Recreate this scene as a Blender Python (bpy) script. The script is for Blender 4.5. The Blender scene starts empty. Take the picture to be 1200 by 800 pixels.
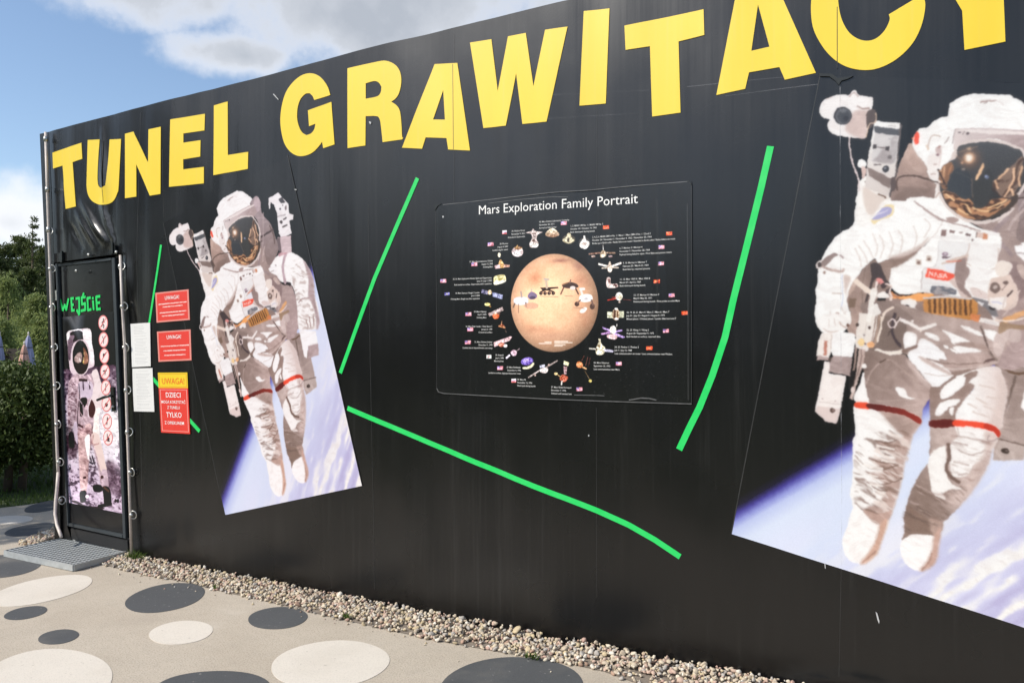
import bpy, bmesh, math, random
import numpy as np
from mathutils import Vector, Matrix
from mathutils.geometry import delaunay_2d_cdt
random.seed(7); RNG = np.random.default_rng(7)
sc = bpy.context.scene
COL = sc.collection

# ------------------------------------------------------------------ camera
F = 915.; HOR = 412.; TH = math.radians(28.57); PIT = math.atan((HOR-400)/F)
CAM = np.array([0, -3.908, 1.6])
fw = np.array([-math.sin(TH)*math.cos(PIT), math.cos(TH)*math.cos(PIT), math.sin(PIT)])
rt = np.array([math.cos(TH), math.sin(TH), 0.]); up = np.cross(rt, fw)
cd = bpy.data.cameras.new('camera'); cam = bpy.data.objects.new('camera', cd); COL.objects.link(cam)
cam.matrix_world = Matrix(((rt[0], up[0], -fw[0], CAM[0]), (rt[1], up[1], -fw[1], CAM[1]), (rt[2], up[2], -fw[2], CAM[2]), (0, 0, 0, 1)))
cd.sensor_width = 36; cd.lens = 36*F/1200; cd.clip_end = 3000; cd.clip_start = .05
sc.camera = cam

# ------------------------------------------------------------------ light
SUN_AZ = (-.57, -.82); SUN_EL = math.radians(41)
n_ = math.hypot(*SUN_AZ)
sd = Vector((SUN_AZ[0]/n_*math.cos(SUN_EL), SUN_AZ[1]/n_*math.cos(SUN_EL), math.sin(SUN_EL)))
sl = bpy.data.lights.new('sun', 'SUN'); sl.energy = 3.6; sl.angle = math.radians(.5); sl.color = (1, .95, .87)
so = bpy.data.objects.new('sun', sl); COL.objects.link(so)
so.rotation_euler = sd.to_track_quat('Z', 'Y').to_euler()
sc.view_settings.view_transform = 'Standard'; sc.view_settings.look = 'None'
sc.view_settings.gamma = 1; sc.view_settings.exposure = .42
sc.render.film_transparent = False

def ray(x, y): return fw+rt*(x-600)/F+up*(400-y)/F
def P3(x, y, off=0.):
    d = ray(x, y); t = (-off-CAM[1])/d[1]; return CAM+t*d
def wl(x, y, off=0.):
    p = P3(x, y, off); return np.array([p[0], p[2]])
def gd(x, y, z=0.):
    d = ray(x, y); t = (z-CAM[2])/d[2]; return (CAM+t*d)[:2]
def at(x, y, Z): return CAM+ray(x, y)*Z

# ------------------------------------------------------------------ node helpers
class NT:
    def __init__(s, tree): s.t = tree; s.t.nodes.clear()
    def n(s, kind, inputs=None, **props):
        nd = s.t.nodes.new(kind)
        for k, v in props.items(): setattr(nd, k, v)
        for k, v in (inputs or {}).items(): s.set(nd.inputs[k], v)
        return nd
    def set(s, sock, v):
        if isinstance(v, bpy.types.NodeSocket): s.t.links.new(v, sock)
        else: sock.default_value = v
    def math(s, op, a, b=0., clamp=False):
        nd = s.n('ShaderNodeMath', {0: a, 1: b}, operation=op); nd.use_clamp = clamp; return nd.outputs[0]
    def vmath(s, op, a, b=(0, 0, 0)):
        nd = s.n('ShaderNodeVectorMath', {0: a, 1: b}, operation=op); return nd
    def mix(s, f, a, b, mode='MIX'):
        nd = s.n('ShaderNodeMix', data_type='RGBA', blend_type=mode)
        s.set(nd.inputs[0], f); s.set(nd.inputs[6], a); s.set(nd.inputs[7], b); return nd.outputs[2]
    def ramp(s, f, stops, interp='LINEAR'):
        nd = s.n('ShaderNodeValToRGB', {0: f}); cr = nd.color_ramp; cr.interpolation = interp
        while len(cr.elements) < len(stops): cr.elements.new(.5)
        for e, (p, c) in zip(cr.elements, stops):
            e.position = p; e.color = c if len(c) == 4 else (*c, 1)
        return nd.outputs[0]
    def rng(s, v, a, b, c=0., d=1., smooth=True):
        nd = s.n('ShaderNodeMapRange', {0: v, 1: a, 2: b, 3: c, 4: d}); nd.interpolation_type = 'SMOOTHSTEP' if smooth else 'LINEAR'
        return nd.outputs[0]
    def noise(s, vec, scale, detail=3, rough=.55, col=False):
        nd = s.n('ShaderNodeTexNoise', {'Scale': scale, 'Detail': detail, 'Roughness': rough})
        if vec is not None: s.set(nd.inputs['Vector'], vec)
        return nd.outputs['Color' if col else 'Fac']
    def scaled(s, vec, sc_): return s.vmath('MULTIPLY', vec, sc_).outputs[0]
    def coord(s, which='Object'): return s.n('ShaderNodeTexCoord').outputs[which]
    def pos(s): return s.n('ShaderNodeNewGeometry').outputs['Position']

def lin(c): return tuple(((v/255)/12.92 if v/255 <= .04045 else ((v/255+.055)/1.055)**2.4) for v in c[:3])

# ------------------------------------------------------------------ world
w = bpy.data.worlds.new('World'); sc.world = w; w.use_nodes = True
N = NT(w.node_tree)
sky = N.n('ShaderNodeTexSky', sky_type='NISHITA', sun_disc=False)
sky.sun_elevation = SUN_EL; sky.sun_rotation = math.atan2(sd.x, sd.y); sky.altitude = 100; sky.air_density = 1.; sky.dust_density = .8; sky.ozone_density = 1.3
bg = N.n('ShaderNodeBackground', {'Color': sky.outputs[0], 'Strength': .135})
dirv = N.coord('Generated')
sepz = N.n('ShaderNodeSeparateXYZ', {0: dirv}).outputs[2]
zc = N.math('MAXIMUM', sepz, 0.)
inv = N.math('DIVIDE', 1., N.math('ADD', zc, .22))
flat = N.n('ShaderNodeVectorMath', {0: dirv, 3: inv}, operation='SCALE').outputs[0]
n1 = N.noise(flat, 2.3, 9, .58)
n2 = N.noise(dirv, 7.5, 9, .58)
def blob(px, py, r, sz=1.7):
    d = ray(px, py); d = d/np.linalg.norm(d)
    v = N.vmath('SUBTRACT', dirv, tuple(d)).outputs[0]
    v = N.scaled(v, (1, 1, sz))
    L = N.vmath('LENGTH', v).outputs['Value']
    return N.math('SUBTRACT', 1., N.math('DIVIDE', L, r))
bl = None
for a in ((410, 24, .20, 2.0), (285, 66, .10, 3.0), (160, -14, .15, 3.4), (6, 262, .085, 1.5), (-30, 282, .07, 1.8), (520, -60, .28, 1.6)):
    b = blob(*a); bl = b if bl is None else N.math('MAXIMUM', bl, b)
bl = N.math('MAXIMUM', bl, -.6)
dens1 = N.math('ADD', bl, N.math('MULTIPLY', N.math('SUBTRACT', n2, .5), 2.3))
away = N.math('SUBTRACT', 1., N.rng(N.vmath('DOT_PRODUCT', dirv, tuple(ray(300, 150)/np.linalg.norm(ray(300, 150)))).outputs['Value'], .75, .9))
dens2 = N.math('SUBTRACT', N.math('MULTIPLY', N.math('SUBTRACT', n1, .5), 3.2), N.math('MULTIPLY', N.math('SUBTRACT', 1., away), 3.))
dens = N.math('MAXIMUM', dens1, dens2)
cov = N.rng(dens, -.12, .62)
hi_ = N.rng(sepz, .20, .36, .35, 1.)
ccol = N.ramp(N.math('MULTIPLY', dens, hi_), [(0., (.86, .88, .90)), (.28, (.82, .83, .86)), (.55, (.55, .575, .62)), (1., (.42, .45, .50))])
bg2 = N.n('ShaderNodeBackground', {'Color': ccol, 'Strength': .9})
mx = N.n('ShaderNodeMixShader', {0: N.math('MULTIPLY', cov, .93), 1: bg.outputs[0], 2: bg2.outputs[0]})
wo = N.n('ShaderNodeOutputWorld', {0: mx.outputs[0]})

# ------------------------------------------------------------------ materials
def mat(name, build):
    m = bpy.data.materials.new(name); m.use_nodes = True; T = NT(m.node_tree)
    b = T.n('ShaderNodeBsdfPrincipled'); o = T.n('ShaderNodeOutputMaterial', {0: b.outputs[0]})
    build(T, b); return m
def bump(T, b, h, strength=.3, dist=.01):
    nd = T.n('ShaderNodeBump', {'Strength': strength, 'Distance': dist, 'Height': h}); T.set(b.inputs['Normal'], nd.outputs[0])
def simple(name, col, rough=.5, metal=0., var=.12, scale=8., bmp=.0, spec=.5):
    def f(T, b):
        p = T.coord()
        n = T.noise(p, scale, 5, .6)
        c = T.mix(n, tuple(v*(1-var*1.6) for v in col)+(1,), tuple(min(1, v*(1+var*1.6)) for v in col)+(1,))
        T.set(b.inputs['Base Color'], c); T.set(b.inputs['Metallic'], metal); T.set(b.inputs['Specular IOR Level'], spec)
        T.set(b.inputs['Roughness'], T.rng(n, .2, .8, rough*.85, min(1, rough*1.15)))
        if bmp: bump(T, b, T.noise(p, scale*9, 4), .5, bmp)
    return mat(name, f)
def vinyl_bump(T, b, k=1.):
    p = T.pos()
    v = T.noise(T.scaled(p, (7, 7, .45)), 1., 2, .45)
    v2 = T.noise(T.scaled(p, (38, 38, 1.6)), 1., 2, .5)
    g = T.noise(p, 60., 2)
    h = T.math('ADD', T.math('MULTIPLY', v, 1.), T.math('ADD', T.math('MULTIPLY', v2, .13), T.math('MULTIPLY', g, .02)))
    bump(T, b, h, .26*k, .012)
def f_vinyl(T, b):
    p = T.pos()
    st = T.noise(T.scaled(p, (26, 26, .5)), 1., 5, .65)
    st2 = T.noise(T.scaled(p, (90, 90, 1.2)), 1., 3, .6)
    big = T.noise(p, 1.1, 4)
    d = T.math('MULTIPLY', T.rng(st, .5, .78), T.rng(big, .35, .7))
    d = T.math('ADD', T.math('MULTIPLY', d, .55), T.math('MULTIPLY', T.rng(st2, .56, .8), .22))
    spk = T.rng(T.noise(p, 95., 2, .5), .745, .80)
    d = T.math('MAXIMUM', d, T.math('MULTIPLY', spk, .9), True)
    T.set(b.inputs['Base Color'], T.mix(d, (.0028, .0028, .003, 1), (.026, .0255, .025, 1)))
    T.set(b.inputs['Roughness'], T.rng(big, .3, .7, .23, .31)); T.set(b.inputs['Specular IOR Level'], .58)
    vinyl_bump(T, b)
M = {}
M['vinyl'] = mat('black_vinyl', f_vinyl)
def f_yellow(T, b):
    p = T.pos(); n = T.noise(p, 2.5, 5); st = T.noise(T.scaled(p, (40, 40, 1.)), 1., 4)
    c = T.mix(n, (.72, .515, .026, 1), (.77, .56, .038, 1)); c = T.mix(T.math('MULTIPLY', T.rng(st, .5, .8), .35), c, (.68, .52, .10, 1))
    T.set(b.inputs['Base Color'], c); T.set(b.inputs['Roughness'], .45); vinyl_bump(T, b, .7)
M['yellow'] = mat('yellow_vinyl', f_yellow)
def f_green(T, b):
    p = T.pos(); n = T.noise(p, 14., 4)
    T.set(b.inputs['Base Color'], T.mix(n, (.012, .53, .10, 1), (.025, .60, .13, 1))); T.set(b.inputs['Roughness'], T.rng(n, .3, .7, .28, .5)); vinyl_bump(T, b, 1.6)
M['green'] = mat('green_tape', f_green)
M['steel'] = simple('pale_lacing_rod', (.56, .49, .44), .5, 0., .2, 30., .0006)
M['ring'] = simple('eyelet_steel', (.5, .5, .47), .35, .7, .2, 40.)
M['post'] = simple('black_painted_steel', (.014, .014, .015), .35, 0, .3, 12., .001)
M['frame'] = simple('grey_door_frame_paint', (.035, .042, .047), .38, 0, .15, 9., .0006)
M['panel'] = simple('black_door_panel', (.006, .006, .0065), .2, 0, .3, 5., .0003)
M['rubber'] = simple('black_plastic', (.01, .012, .011), .35)
M['body'] = simple('dark_cladding', (.03, .03, .032), .5, 0, .2, 3.)
M['white_text'] = simple('white_print', (.78, .77, .75), .4, 0, .03)
M['caption'] = simple('caption_print', (.60, .59, .57), .4, 0, .03)
M['grey_text'] = simple('grey_print', (.42, .42, .42), .5, 0, .05)
M['red_text'] = simple('orange_print', (.72, .13, .02), .4, 0, .03)
M['grate'] = simple('zinc_grating', (.38, .40, .40), .5, .1, .2, 25.)
M['adhesive'] = simple('worn_adhesive_edge', (.10, .10, .10), .3, 0, .35, 30.)
def f_seam(T, b):
    p = T.pos(); n = T.noise(T.scaled(p, (3, 3, 9)), 1., 4)
    T.set(b.inputs['Base Color'], T.mix(n, (.012, .012, .012, 1), (.045, .045, .045, 1))); T.set(b.inputs['Roughness'], .35)
M['seam'] = mat('welded_seam', f_seam)
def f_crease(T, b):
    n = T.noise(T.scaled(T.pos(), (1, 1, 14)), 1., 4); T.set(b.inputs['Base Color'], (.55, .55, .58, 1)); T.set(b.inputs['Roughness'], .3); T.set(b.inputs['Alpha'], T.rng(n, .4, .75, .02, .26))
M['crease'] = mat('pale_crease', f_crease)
def f_conc(T, b):
    p = T.pos(); n = T.noise(p, .9, 5, .6); m = T.noise(p, 14., 5, .7); g = T.noise(p, 120., 3, .75)
    c = T.mix(T.rng(n, .3, .7), (.435, .375, .298, 1), (.50, .44, .358, 1))
    c = T.mix(T.math('MULTIPLY', T.rng(m, .4, .75), .35), c, (.37, .325, .265, 1))
    c = T.mix(T.math('MULTIPLY', T.rng(g, .51, .64), .70), c, (.255, .215, .17, 1))
    g2 = T.noise(p, 55., 3, .8); c = T.mix(T.math('MULTIPLY', T.rng(g2, .60, .70), .6), c, (.24, .20, .165, 1))
    sw = T.noise(T.vmath('ADD', p, T.scaled(T.noise(p, .8, 2, .5, True), (.8, .8, 0))).outputs[0], 2.3, 4, .6); c = T.mix(T.math('MULTIPLY', T.rng(sw, .52, .72), .30), c, (.33, .285, .23, 1)); c = T.mix(T.math('MULTIPLY', T.rng(sw, .42, .28), .25), c, (.55, .50, .43, 1))
    c = T.mix(T.math('MULTIPLY', T.rng(g, .45, .3), .5), c, (.58, .53, .45, 1))
    T.set(b.inputs['Base Color'], c); T.set(b.inputs['Roughness'], .85); T.set(b.inputs['Specular IOR Level'], .25); bump(T, b, T.math('ADD', g, T.math('MULTIPLY', m, .4)), .5, .004)
M['concrete'] = mat('beige_washed_concrete', f_conc)
def terrazzo(name, lo, hi, spk, rimc):
    def f(T, b):
        p = T.pos(); n = T.noise(p, 5., 5, .6); g = T.noise(p, 150., 3, .65); s = T.n('ShaderNodeTexVoronoi', {'Vector': p, 'Scale': 75.}).outputs['Distance']
        k = T.noise(p, 42., 2, .5)
        c = T.mix(n, lo+(1,), hi+(1,)); c = T.mix(T.math('MULTIPLY', T.rng(g, .45, .75), .5), c, tuple(v*.72 for v in lo)+(1,))
        c = T.mix(T.math('MULTIPLY', T.rng(k, .68, .74), .6), c, spk+(1,))
        c = T.mix(T.math('MULTIPLY', T.rng(T.noise(p, 1.7, 4), .5, .8), .3), c, (.42, .37, .30, 1))
        T.set(b.inputs['Base Color'], c); T.set(b.inputs['Roughness'], .8); T.set(b.inputs['Specular IOR Level'], .3); bump(T, b, g, .4, .003)
    return mat(name, f)
M['white_disc'] = terrazzo('pale_washed_disc', (.60, .55, .475), (.68, .625, .545), (.40, .36, .31), None)
M['dark_disc'] = terrazzo('dark_washed_disc', (.068, .071, .074), (.092, .095, .098), (.24, .235, .225), None)
def f_soil(T, b):
    n = T.noise(T.pos(), 40., 4); T.set(b.inputs['Base Color'], T.mix(n, (.10, .08, .06, 1), (.3, .25, .2, 1))); T.set(b.inputs['Roughness'], .95)
M['soil'] = mat('soil', f_soil)
def f_stone(T, b):
    r = T.n('ShaderNodeNewGeometry').outputs['Random Per Island']
    c = T.ramp(r, [(0, (.47, .39, .29)), (.2, (.58, .49, .36)), (.34, (.50, .36, .28)), (.46, (.45, .30, .24)), (.5, (.60, .53, .41)), (.64, (.40, .37, .33)), (.76, (.52, .42, .26)), (.87, (.38, .25, .18)), (.92, (.68, .63, .54)), (.98, (.24, .21, .18))], 'CONSTANT')
    n = T.noise(T.pos(), 90., 4, .7); c = T.mix(T.math('MULTIPLY', T.rng(n, .4, .75), .45), c, (.25, .2, .16, 1))
    T.set(b.inputs['Base Color'], c); T.set(b.inputs['Roughness'], .75); T.set(b.inputs['Specular IOR Level'], .3); bump(T, b, n, .3, .002)
M['stone'] = mat('gravel_stone', f_stone)
def leafmat(name, a, c, tk=.3):
    def f(T, b):
        r = T.n('ShaderNodeNewGeometry').outputs['Random Per Island']; n = T.noise(T.pos(), 1.7, 3)
        k = T.math('ADD', T.math('MULTIPLY', r, .6), T.math('MULTIPLY', n, .5), True)
        T.set(b.inputs['Base Color'], T.mix(k, a+(1,), c+(1,))); T.set(b.inputs['Roughness'], .6); T.set(b.inputs['Specular IOR Level'], .3)
        tr = T.n('ShaderNodeBsdfTranslucent', {'Color': T.mix(k, tuple(v*1.2 for v in a)+(1,), tuple(v*1.2 for v in c)+(1,))})
        ms = T.n('ShaderNodeMixShader', {0: .3, 1: b.outputs[0], 2: tr.outputs[0]})
        ms.inputs[0].default_value = tk
        T.set([n_ for n_ in T.t.nodes if n_.type == 'OUTPUT_MATERIAL'][0].inputs[0], ms.outputs[0])
    return mat(name, f)
M['hedge'] = leafmat('hedge_leaf', (.014, .026, .006), (.12, .165, .036), .12)
M['pine'] = leafmat('pine_needle', (.034, .050, .016), (.105, .128, .036), .3)
M['young'] = leafmat('young_pine_needle', (.11, .15, .045), (.28, .32, .11), .4)
M['lawn'] = leafmat('grass_blade', (.05, .09, .018), (.13, .19, .04))
M['bark'] = simple('bark', (.12, .085, .06), .9, 0, .35, 14., .01)
M['brown'] = simple('dark_brown_board', (.022, .013, .010), .7, 0, .3, 6.)
M['parasol'] = simple('lilac_canvas', (.30, .30, .46), .8, 0, .12, 6.)
M['salmon'] = simple('salmon_canvas', (.55, .30, .24), .8, 0, .12, 6.)
def f_ground(T, b):
    p = T.pos(); n = T.noise(p, .35, 6); g = T.noise(p, 30., 4)
    c = T.mix(n, (.045, .075, .018, 1), (.085, .115, .032, 1)); c = T.mix(T.math('MULTIPLY', g, .5), c, (.05, .045, .025, 1))
    T.set(b.inputs['Base Color'], c); T.set(b.inputs['Roughness'], .95); bump(T, b, g, .8, .03)
M['ground'] = mat('grass_ground', f_ground)

# ------------------------------------------------------------------ object helpers
def new(name, verts, faces, m, parent=None, smooth=False, uvs=None):
    me = bpy.data.meshes.new(name); me.from_pydata([tuple(v) for v in verts], [], [tuple(f) for f in faces]); me.update()
    if uvs is not None:
        ul = me.uv_layers.new(name='UVMap'); li = np.zeros(len(me.loops), np.int32); me.loops.foreach_get('vertex_index', li)
        ul.data.foreach_set('uv', np.asarray(uvs, np.float32)[li].ravel())
    if smooth: me.polygons.foreach_set('use_smooth', [True]*len(me.polygons))
    if m: me.materials.append(m)
    o = bpy.data.objects.new(name, me); COL.objects.link(o)
    if parent: o.parent = parent
    return o
def new_np(name, V, Fq, m, parent=None, smooth=False):      # V (n,3); Fq (k,3) or (k,4)
    me = bpy.data.meshes.new(name); k = Fq.shape[1]
    me.vertices.add(len(V)); me.vertices.foreach_set('co', V.astype(np.float32).ravel())
    me.loops.add(Fq.size); me.loops.foreach_set('vertex_index', Fq.astype(np.int32).ravel())
    me.polygons.add(len(Fq)); me.polygons.foreach_set('loop_start', np.arange(len(Fq), dtype=np.int32)*k)
    me.update(calc_edges=True)
    if smooth: me.polygons.foreach_set('use_smooth', np.ones(len(Fq), bool))
    me.materials.append(m); o = bpy.data.objects.new(name, me); COL.objects.link(o)
    if parent: o.parent = parent
    return o
def thing(name, label, cat, group=None):
    o = bpy.data.objects.new(name, None); COL.objects.link(o); return tag(o, label, cat, group)
def tag(o, label, cat, group=None):
    o['label'] = label; o['category'] = cat
    if group: o['group'] = group
    return o
def struct(o): o['kind'] = 'structure'; return o

def vnoise(x, y, seed):
    x = np.asarray(x, float); y = np.asarray(y, float); xi = np.floor(x).astype(int); yi = np.floor(y).astype(int); fx = x-xi; fy = y-yi
    def h(a, b):
        k = (a*374761393+b*668265263+seed*1442695041) & 0x7fffffff
        k = ((k ^ (k >> 13))*1274126177) & 0x7fffffff
        return ((k ^ (k >> 16)) & 0xffff)/65535.
    fx = fx*fx*(3-2*fx); fy = fy*fy*(3-2*fy)
    return (h(xi, yi)*(1-fx)+h(xi+1, yi)*fx)*(1-fy)+(h(xi, yi+1)*(1-fx)+h(xi+1, yi+1)*fx)*fy
def ridge(s, h, a, b, wid, amp):                            # a fold running from a to b in wall metres
    ax, ay = a; bx, by = b; L2 = (bx-ax)**2+(by-ay)**2
    t = ((s-ax)*(bx-ax)+(h-ay)*(by-ay))/L2; tc = np.clip(t, 0, 1)
    d2 = (s-ax-tc*(bx-ax))**2+(h-ay-tc*(by-ay))**2
    return amp*np.exp(-d2/wid**2)*np.clip(1.25-np.abs(2*tc-1), 0, 1)
FOLDS = []
for a, b, wd, am in (((119, 238), (135, 288), .030, .022), ((124, 246), (137, 290), .022, -.012), ((96, 238), (124, 287), .032, .014), ((108, 262), (131, 289), .022, .010), ((90, 250), (112, 290), .028, .011), ((82, 262), (96, 292), .025, -.008),
                     ((75, 215), (76, 296), .018, .010), ((120, 150), (121, 200), .02, .006), ((148, 290), (150, 350), .05, .014), ((152, 350), (160, 420), .05, -.012), ((150, 400), (160, 500), .06, .014),
                     ((157, 480), (160, 600), .05, .012), ((900, 806), (1000, 800), .05, .014), ((985, 798), (1060, 815), .05, .012), ((120, 180), (124, 240), .05, .02)):
    FOLDS.append((wl(*a), wl(*b), wd, am))
def disp(s, h):
    s = np.asarray(s, float); h = np.asarray(h, float)
    d = (vnoise(s*2.2, h*.25, 1)-.5)*.016+(vnoise(s*5.5+9, h*.5, 2)-.5)*.007+(vnoise(s*.7, h*.7, 3)-.5)*.02
    env = np.exp(-((s+1.85)/.8)**2)*(np.exp(-((h-2.78)/.36)**2)+.55*np.exp(-((h-1.02)/.3)**2))
    d = d+env*((vnoise(s*11, h*.35, 8)-.5)*.011+(vnoise(s*6, h*.3, 9)-.5)*.014)+(vnoise(s*8, h*.4, 10)-.5)*.0045+(vnoise(s*3.3+h*1.1, h*1.2, 11)-.5)*.010
    for a, b, wd, am in FOLDS: d = d+ridge(s, h, a, b, wd, am)
    return d
def inside(pts, loops):
    x, y = pts[:, 0], pts[:, 1]; r = np.zeros(len(pts), bool)
    for L in loops:
        L = np.asarray(L); Q = np.roll(L, -1, 0)
        for (x0, y0), (x1, y1) in zip(L, Q):
            if y0 == y1: continue
            c = ((y0 > y) != (y1 > y)) & (x < (x1-x0)*(y-y0)/(y1-y0)+x0); r ^= c
    return r
def densify(L, step):
    out = []
    L = np.asarray(L, float)
    for a, b in zip(L, np.roll(L, -1, 0)):
        k = max(1, int(np.ceil(np.hypot(*(b-a))/step)))
        for i in range(k): out.append(a+(b-a)*i/k)
    return np.array(out)
def sheet(name, loops, off, m, parent=None, step=.05, uvf=None, skirt=None, smooth=True, dfun=None):
    """a sheet that lies on the wall: loops in wall metres (s, h); off = distance in front of the banner"""
    loops = [densify(L, step) for L in loops]; allb = np.concatenate(loops)
    lo, hi = allb.min(0), allb.max(0)
    gx, gy = np.meshgrid(np.arange(lo[0]+step*.5, hi[0], step), np.arange(lo[1]+step*.5, hi[1], step)); g = np.c_[gx.ravel(), gy.ravel()]
    if len(g):
        g = g[inside(g, loops)]
    if len(g):
        keep = np.ones(len(g), bool)
        for i in range(0, len(g), 4000):
            dd = np.full(len(g[i:i+4000]), 9.)
            for k in range(0, len(allb), 400):
                dd = np.minimum(dd, (((g[i:i+4000, None]-allb[None, k:k+400])**2).sum(2)).min(1))
            keep[i:i+4000] = dd > (step*.45)**2
        g = g[keep]
    pts = np.concatenate([allb, g]) if len(g) else allb
    ed = []; b0 = 0
    for L in loops:
        ed += [(b0+i, b0+(i+1) % len(L)) for i in range(len(L))]; b0 += len(L)
    v, e, f, _, _, _ = delaunay_2d_cdt([Vector(p) for p in pts], ed, [], 0, 1e-6)
    v = np.array([tuple(p) for p in v]); f = np.array([t for t in f if len(t) == 3])
    f = f[inside(v[f].mean(1), loops)]
    A = v[f]; cr = (A[:, 1, 0]-A[:, 0, 0])*(A[:, 2, 1]-A[:, 0, 1])-(A[:, 1, 1]-A[:, 0, 1])*(A[:, 2, 0]-A[:, 0, 0])
    f[cr < 0] = f[cr < 0][:, ::-1]
    D = (dfun or disp)(v[:, 0], v[:, 1])+off
    V = np.c_[v[:, 0], -D, v[:, 1]]
    faces = [tuple(t) for t in f]; verts = [tuple(p) for p in V]
    uvs = [tuple(uvf(p)) for p in v] if uvf else None
    if skirt is None: skirt = min(off, .004)-.0002
    if skirt > 0:
        from collections import Counter
        E = {}
        for t in faces:
            for a, b in ((t[0], t[1]), (t[1], t[2]), (t[2], t[0])):
                if (b, a) in E: E[(b, a)] = None
                else: E[(a, b)] = 1
        ids = {}
        def bk(i):
            if i not in ids:
                ids[i] = len(verts); verts.append(tuple(V[i])); verts.append((V[i, 0], V[i, 1]+skirt, V[i, 2]))
                if uvs is not None: uvs.append(uvs[i]); uvs.append(uvs[i])
            return ids[i]
        for (a, b), k in E.items():
            if k: faces.append((bk(b), bk(a), bk(a)+1, bk(b)+1))
    o = new(name, verts, faces, m, parent, smooth, uvs)
    if smooth and dfun is None:
        e_ = .012; Ds = (disp(v[:, 0]+e_, v[:, 1])-disp(v[:, 0]-e_, v[:, 1]))/(2*e_); Dh = (disp(v[:, 0], v[:, 1]+e_)-disp(v[:, 0], v[:, 1]-e_))/(2*e_)
        nn = np.c_[-Ds, -np.ones(len(v)), -Dh]; nn /= np.linalg.norm(nn, axis=1)[:, None]
        o.data.polygons.foreach_set('use_smooth', [i < len(f) for i in range(len(faces))])
        o.data.normals_split_custom_set_from_vertices([tuple(x) for x in nn]+[(0, 0, 0)]*(len(verts)-len(v)))
    return o
def pw(pts, off=0.): return np.array([wl(x, y, off) for x, y in pts])
def smoothloop(P, k=4):
    P = np.asarray(P, float); n = len(P); out = []
    for i in range(n):
        p0, p1, p2, p3 = P[i-1], P[i], P[(i+1) % n], P[(i+2) % n]
        for j in range(k):
            t = j/k
            out.append(.5*((2*p1)+(-p0+p2)*t+(2*p0-5*p1+4*p2-p3)*t*t+(-p0+3*p1-3*p2+p3)*t**3))
    return np.array(out)
def prism(name, px, off0, off1, m, parent=None, bevel=0.):     # polygon given in picture points, a real block between two depths at the wall
    L = pw(px, off0); n = len(L)
    area = sum(L[i][0]*L[(i+1) % n][1]-L[(i+1) % n][0]*L[i][1] for i in range(n))
    if area < 0: L = L[::-1]
    v = [(p[0], -off0, p[1]) for p in L]+[(p[0], -off1, p[1]) for p in L]
    f = [tuple(range(n)), tuple(range(2*n-1, n-1, -1))]+[((i+1) % n, i, n+i, n+(i+1) % n) for i in range(n)]
    o = new(name, v, f, m, parent)
    if bevel: bev(o, bevel)
    return o
def bev(o, w_, seg=2):
    bm = bmesh.new(); bm.from_mesh(o.data)
    bmesh.ops.bevel(bm, geom=bm.edges[:], offset=w_, segments=seg, affect='EDGES', clamp_overlap=True); bm.to_mesh(o.data); bm.free()
def tube(name, pts, r, m, parent=None, seg=10, closed=False):
    pts = [Vector(p) for p in pts]; n = len(pts); V = []; Fc = []
    rr = r if hasattr(r, '__len__') else [r]*n
    for i, p in enumerate(pts):
        a = pts[(i-1) % n] if (closed or i > 0) else p; b = pts[(i+1) % n] if (closed or i < n-1) else p
        t = (b-a).normalized(); u = t.cross(Vector((.31, .17, .93)));
        if u.length < .1: u = t.cross(Vector((1, 0, 0)))
        u.normalize(); w_ = t.cross(u)
        for k in range(seg):
            an = 2*math.pi*k/seg; V.append(p+u*math.cos(an)*rr[i]+w_*math.sin(an)*rr[i])
    for i in range(n if closed else n-1):
        for k in range(seg):
            a = i*seg+k; b = i*seg+(k+1) % seg; c = ((i+1) % n)*seg+(k+1) % seg; d = ((i+1) % n)*seg+k; Fc.append((a, b, c, d))
    if not closed: Fc.append(tuple(range(seg))[::-1]); Fc.append(tuple((n-1)*seg+k for k in range(seg)))
    return new(name, V, Fc, m, parent, True)
def box(name, lo, hi, m, parent=None, bevel=0.):
    x0, y0, z0 = lo; x1, y1, z1 = hi
    v = [(x0, y0, z0), (x1, y0, z0), (x1, y1, z0), (x0, y1, z0), (x0, y0, z1), (x1, y0, z1), (x1, y1, z1), (x0, y1, z1)]
    f = [(0, 3, 2, 1), (4, 5, 6, 7), (0, 1, 5, 4), (1, 2, 6, 5), (2, 3, 7, 6), (3, 0, 4, 7)]
    o = new(name, v, f, m, parent)
    if bevel: bev(o, bevel)
    return o

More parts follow.
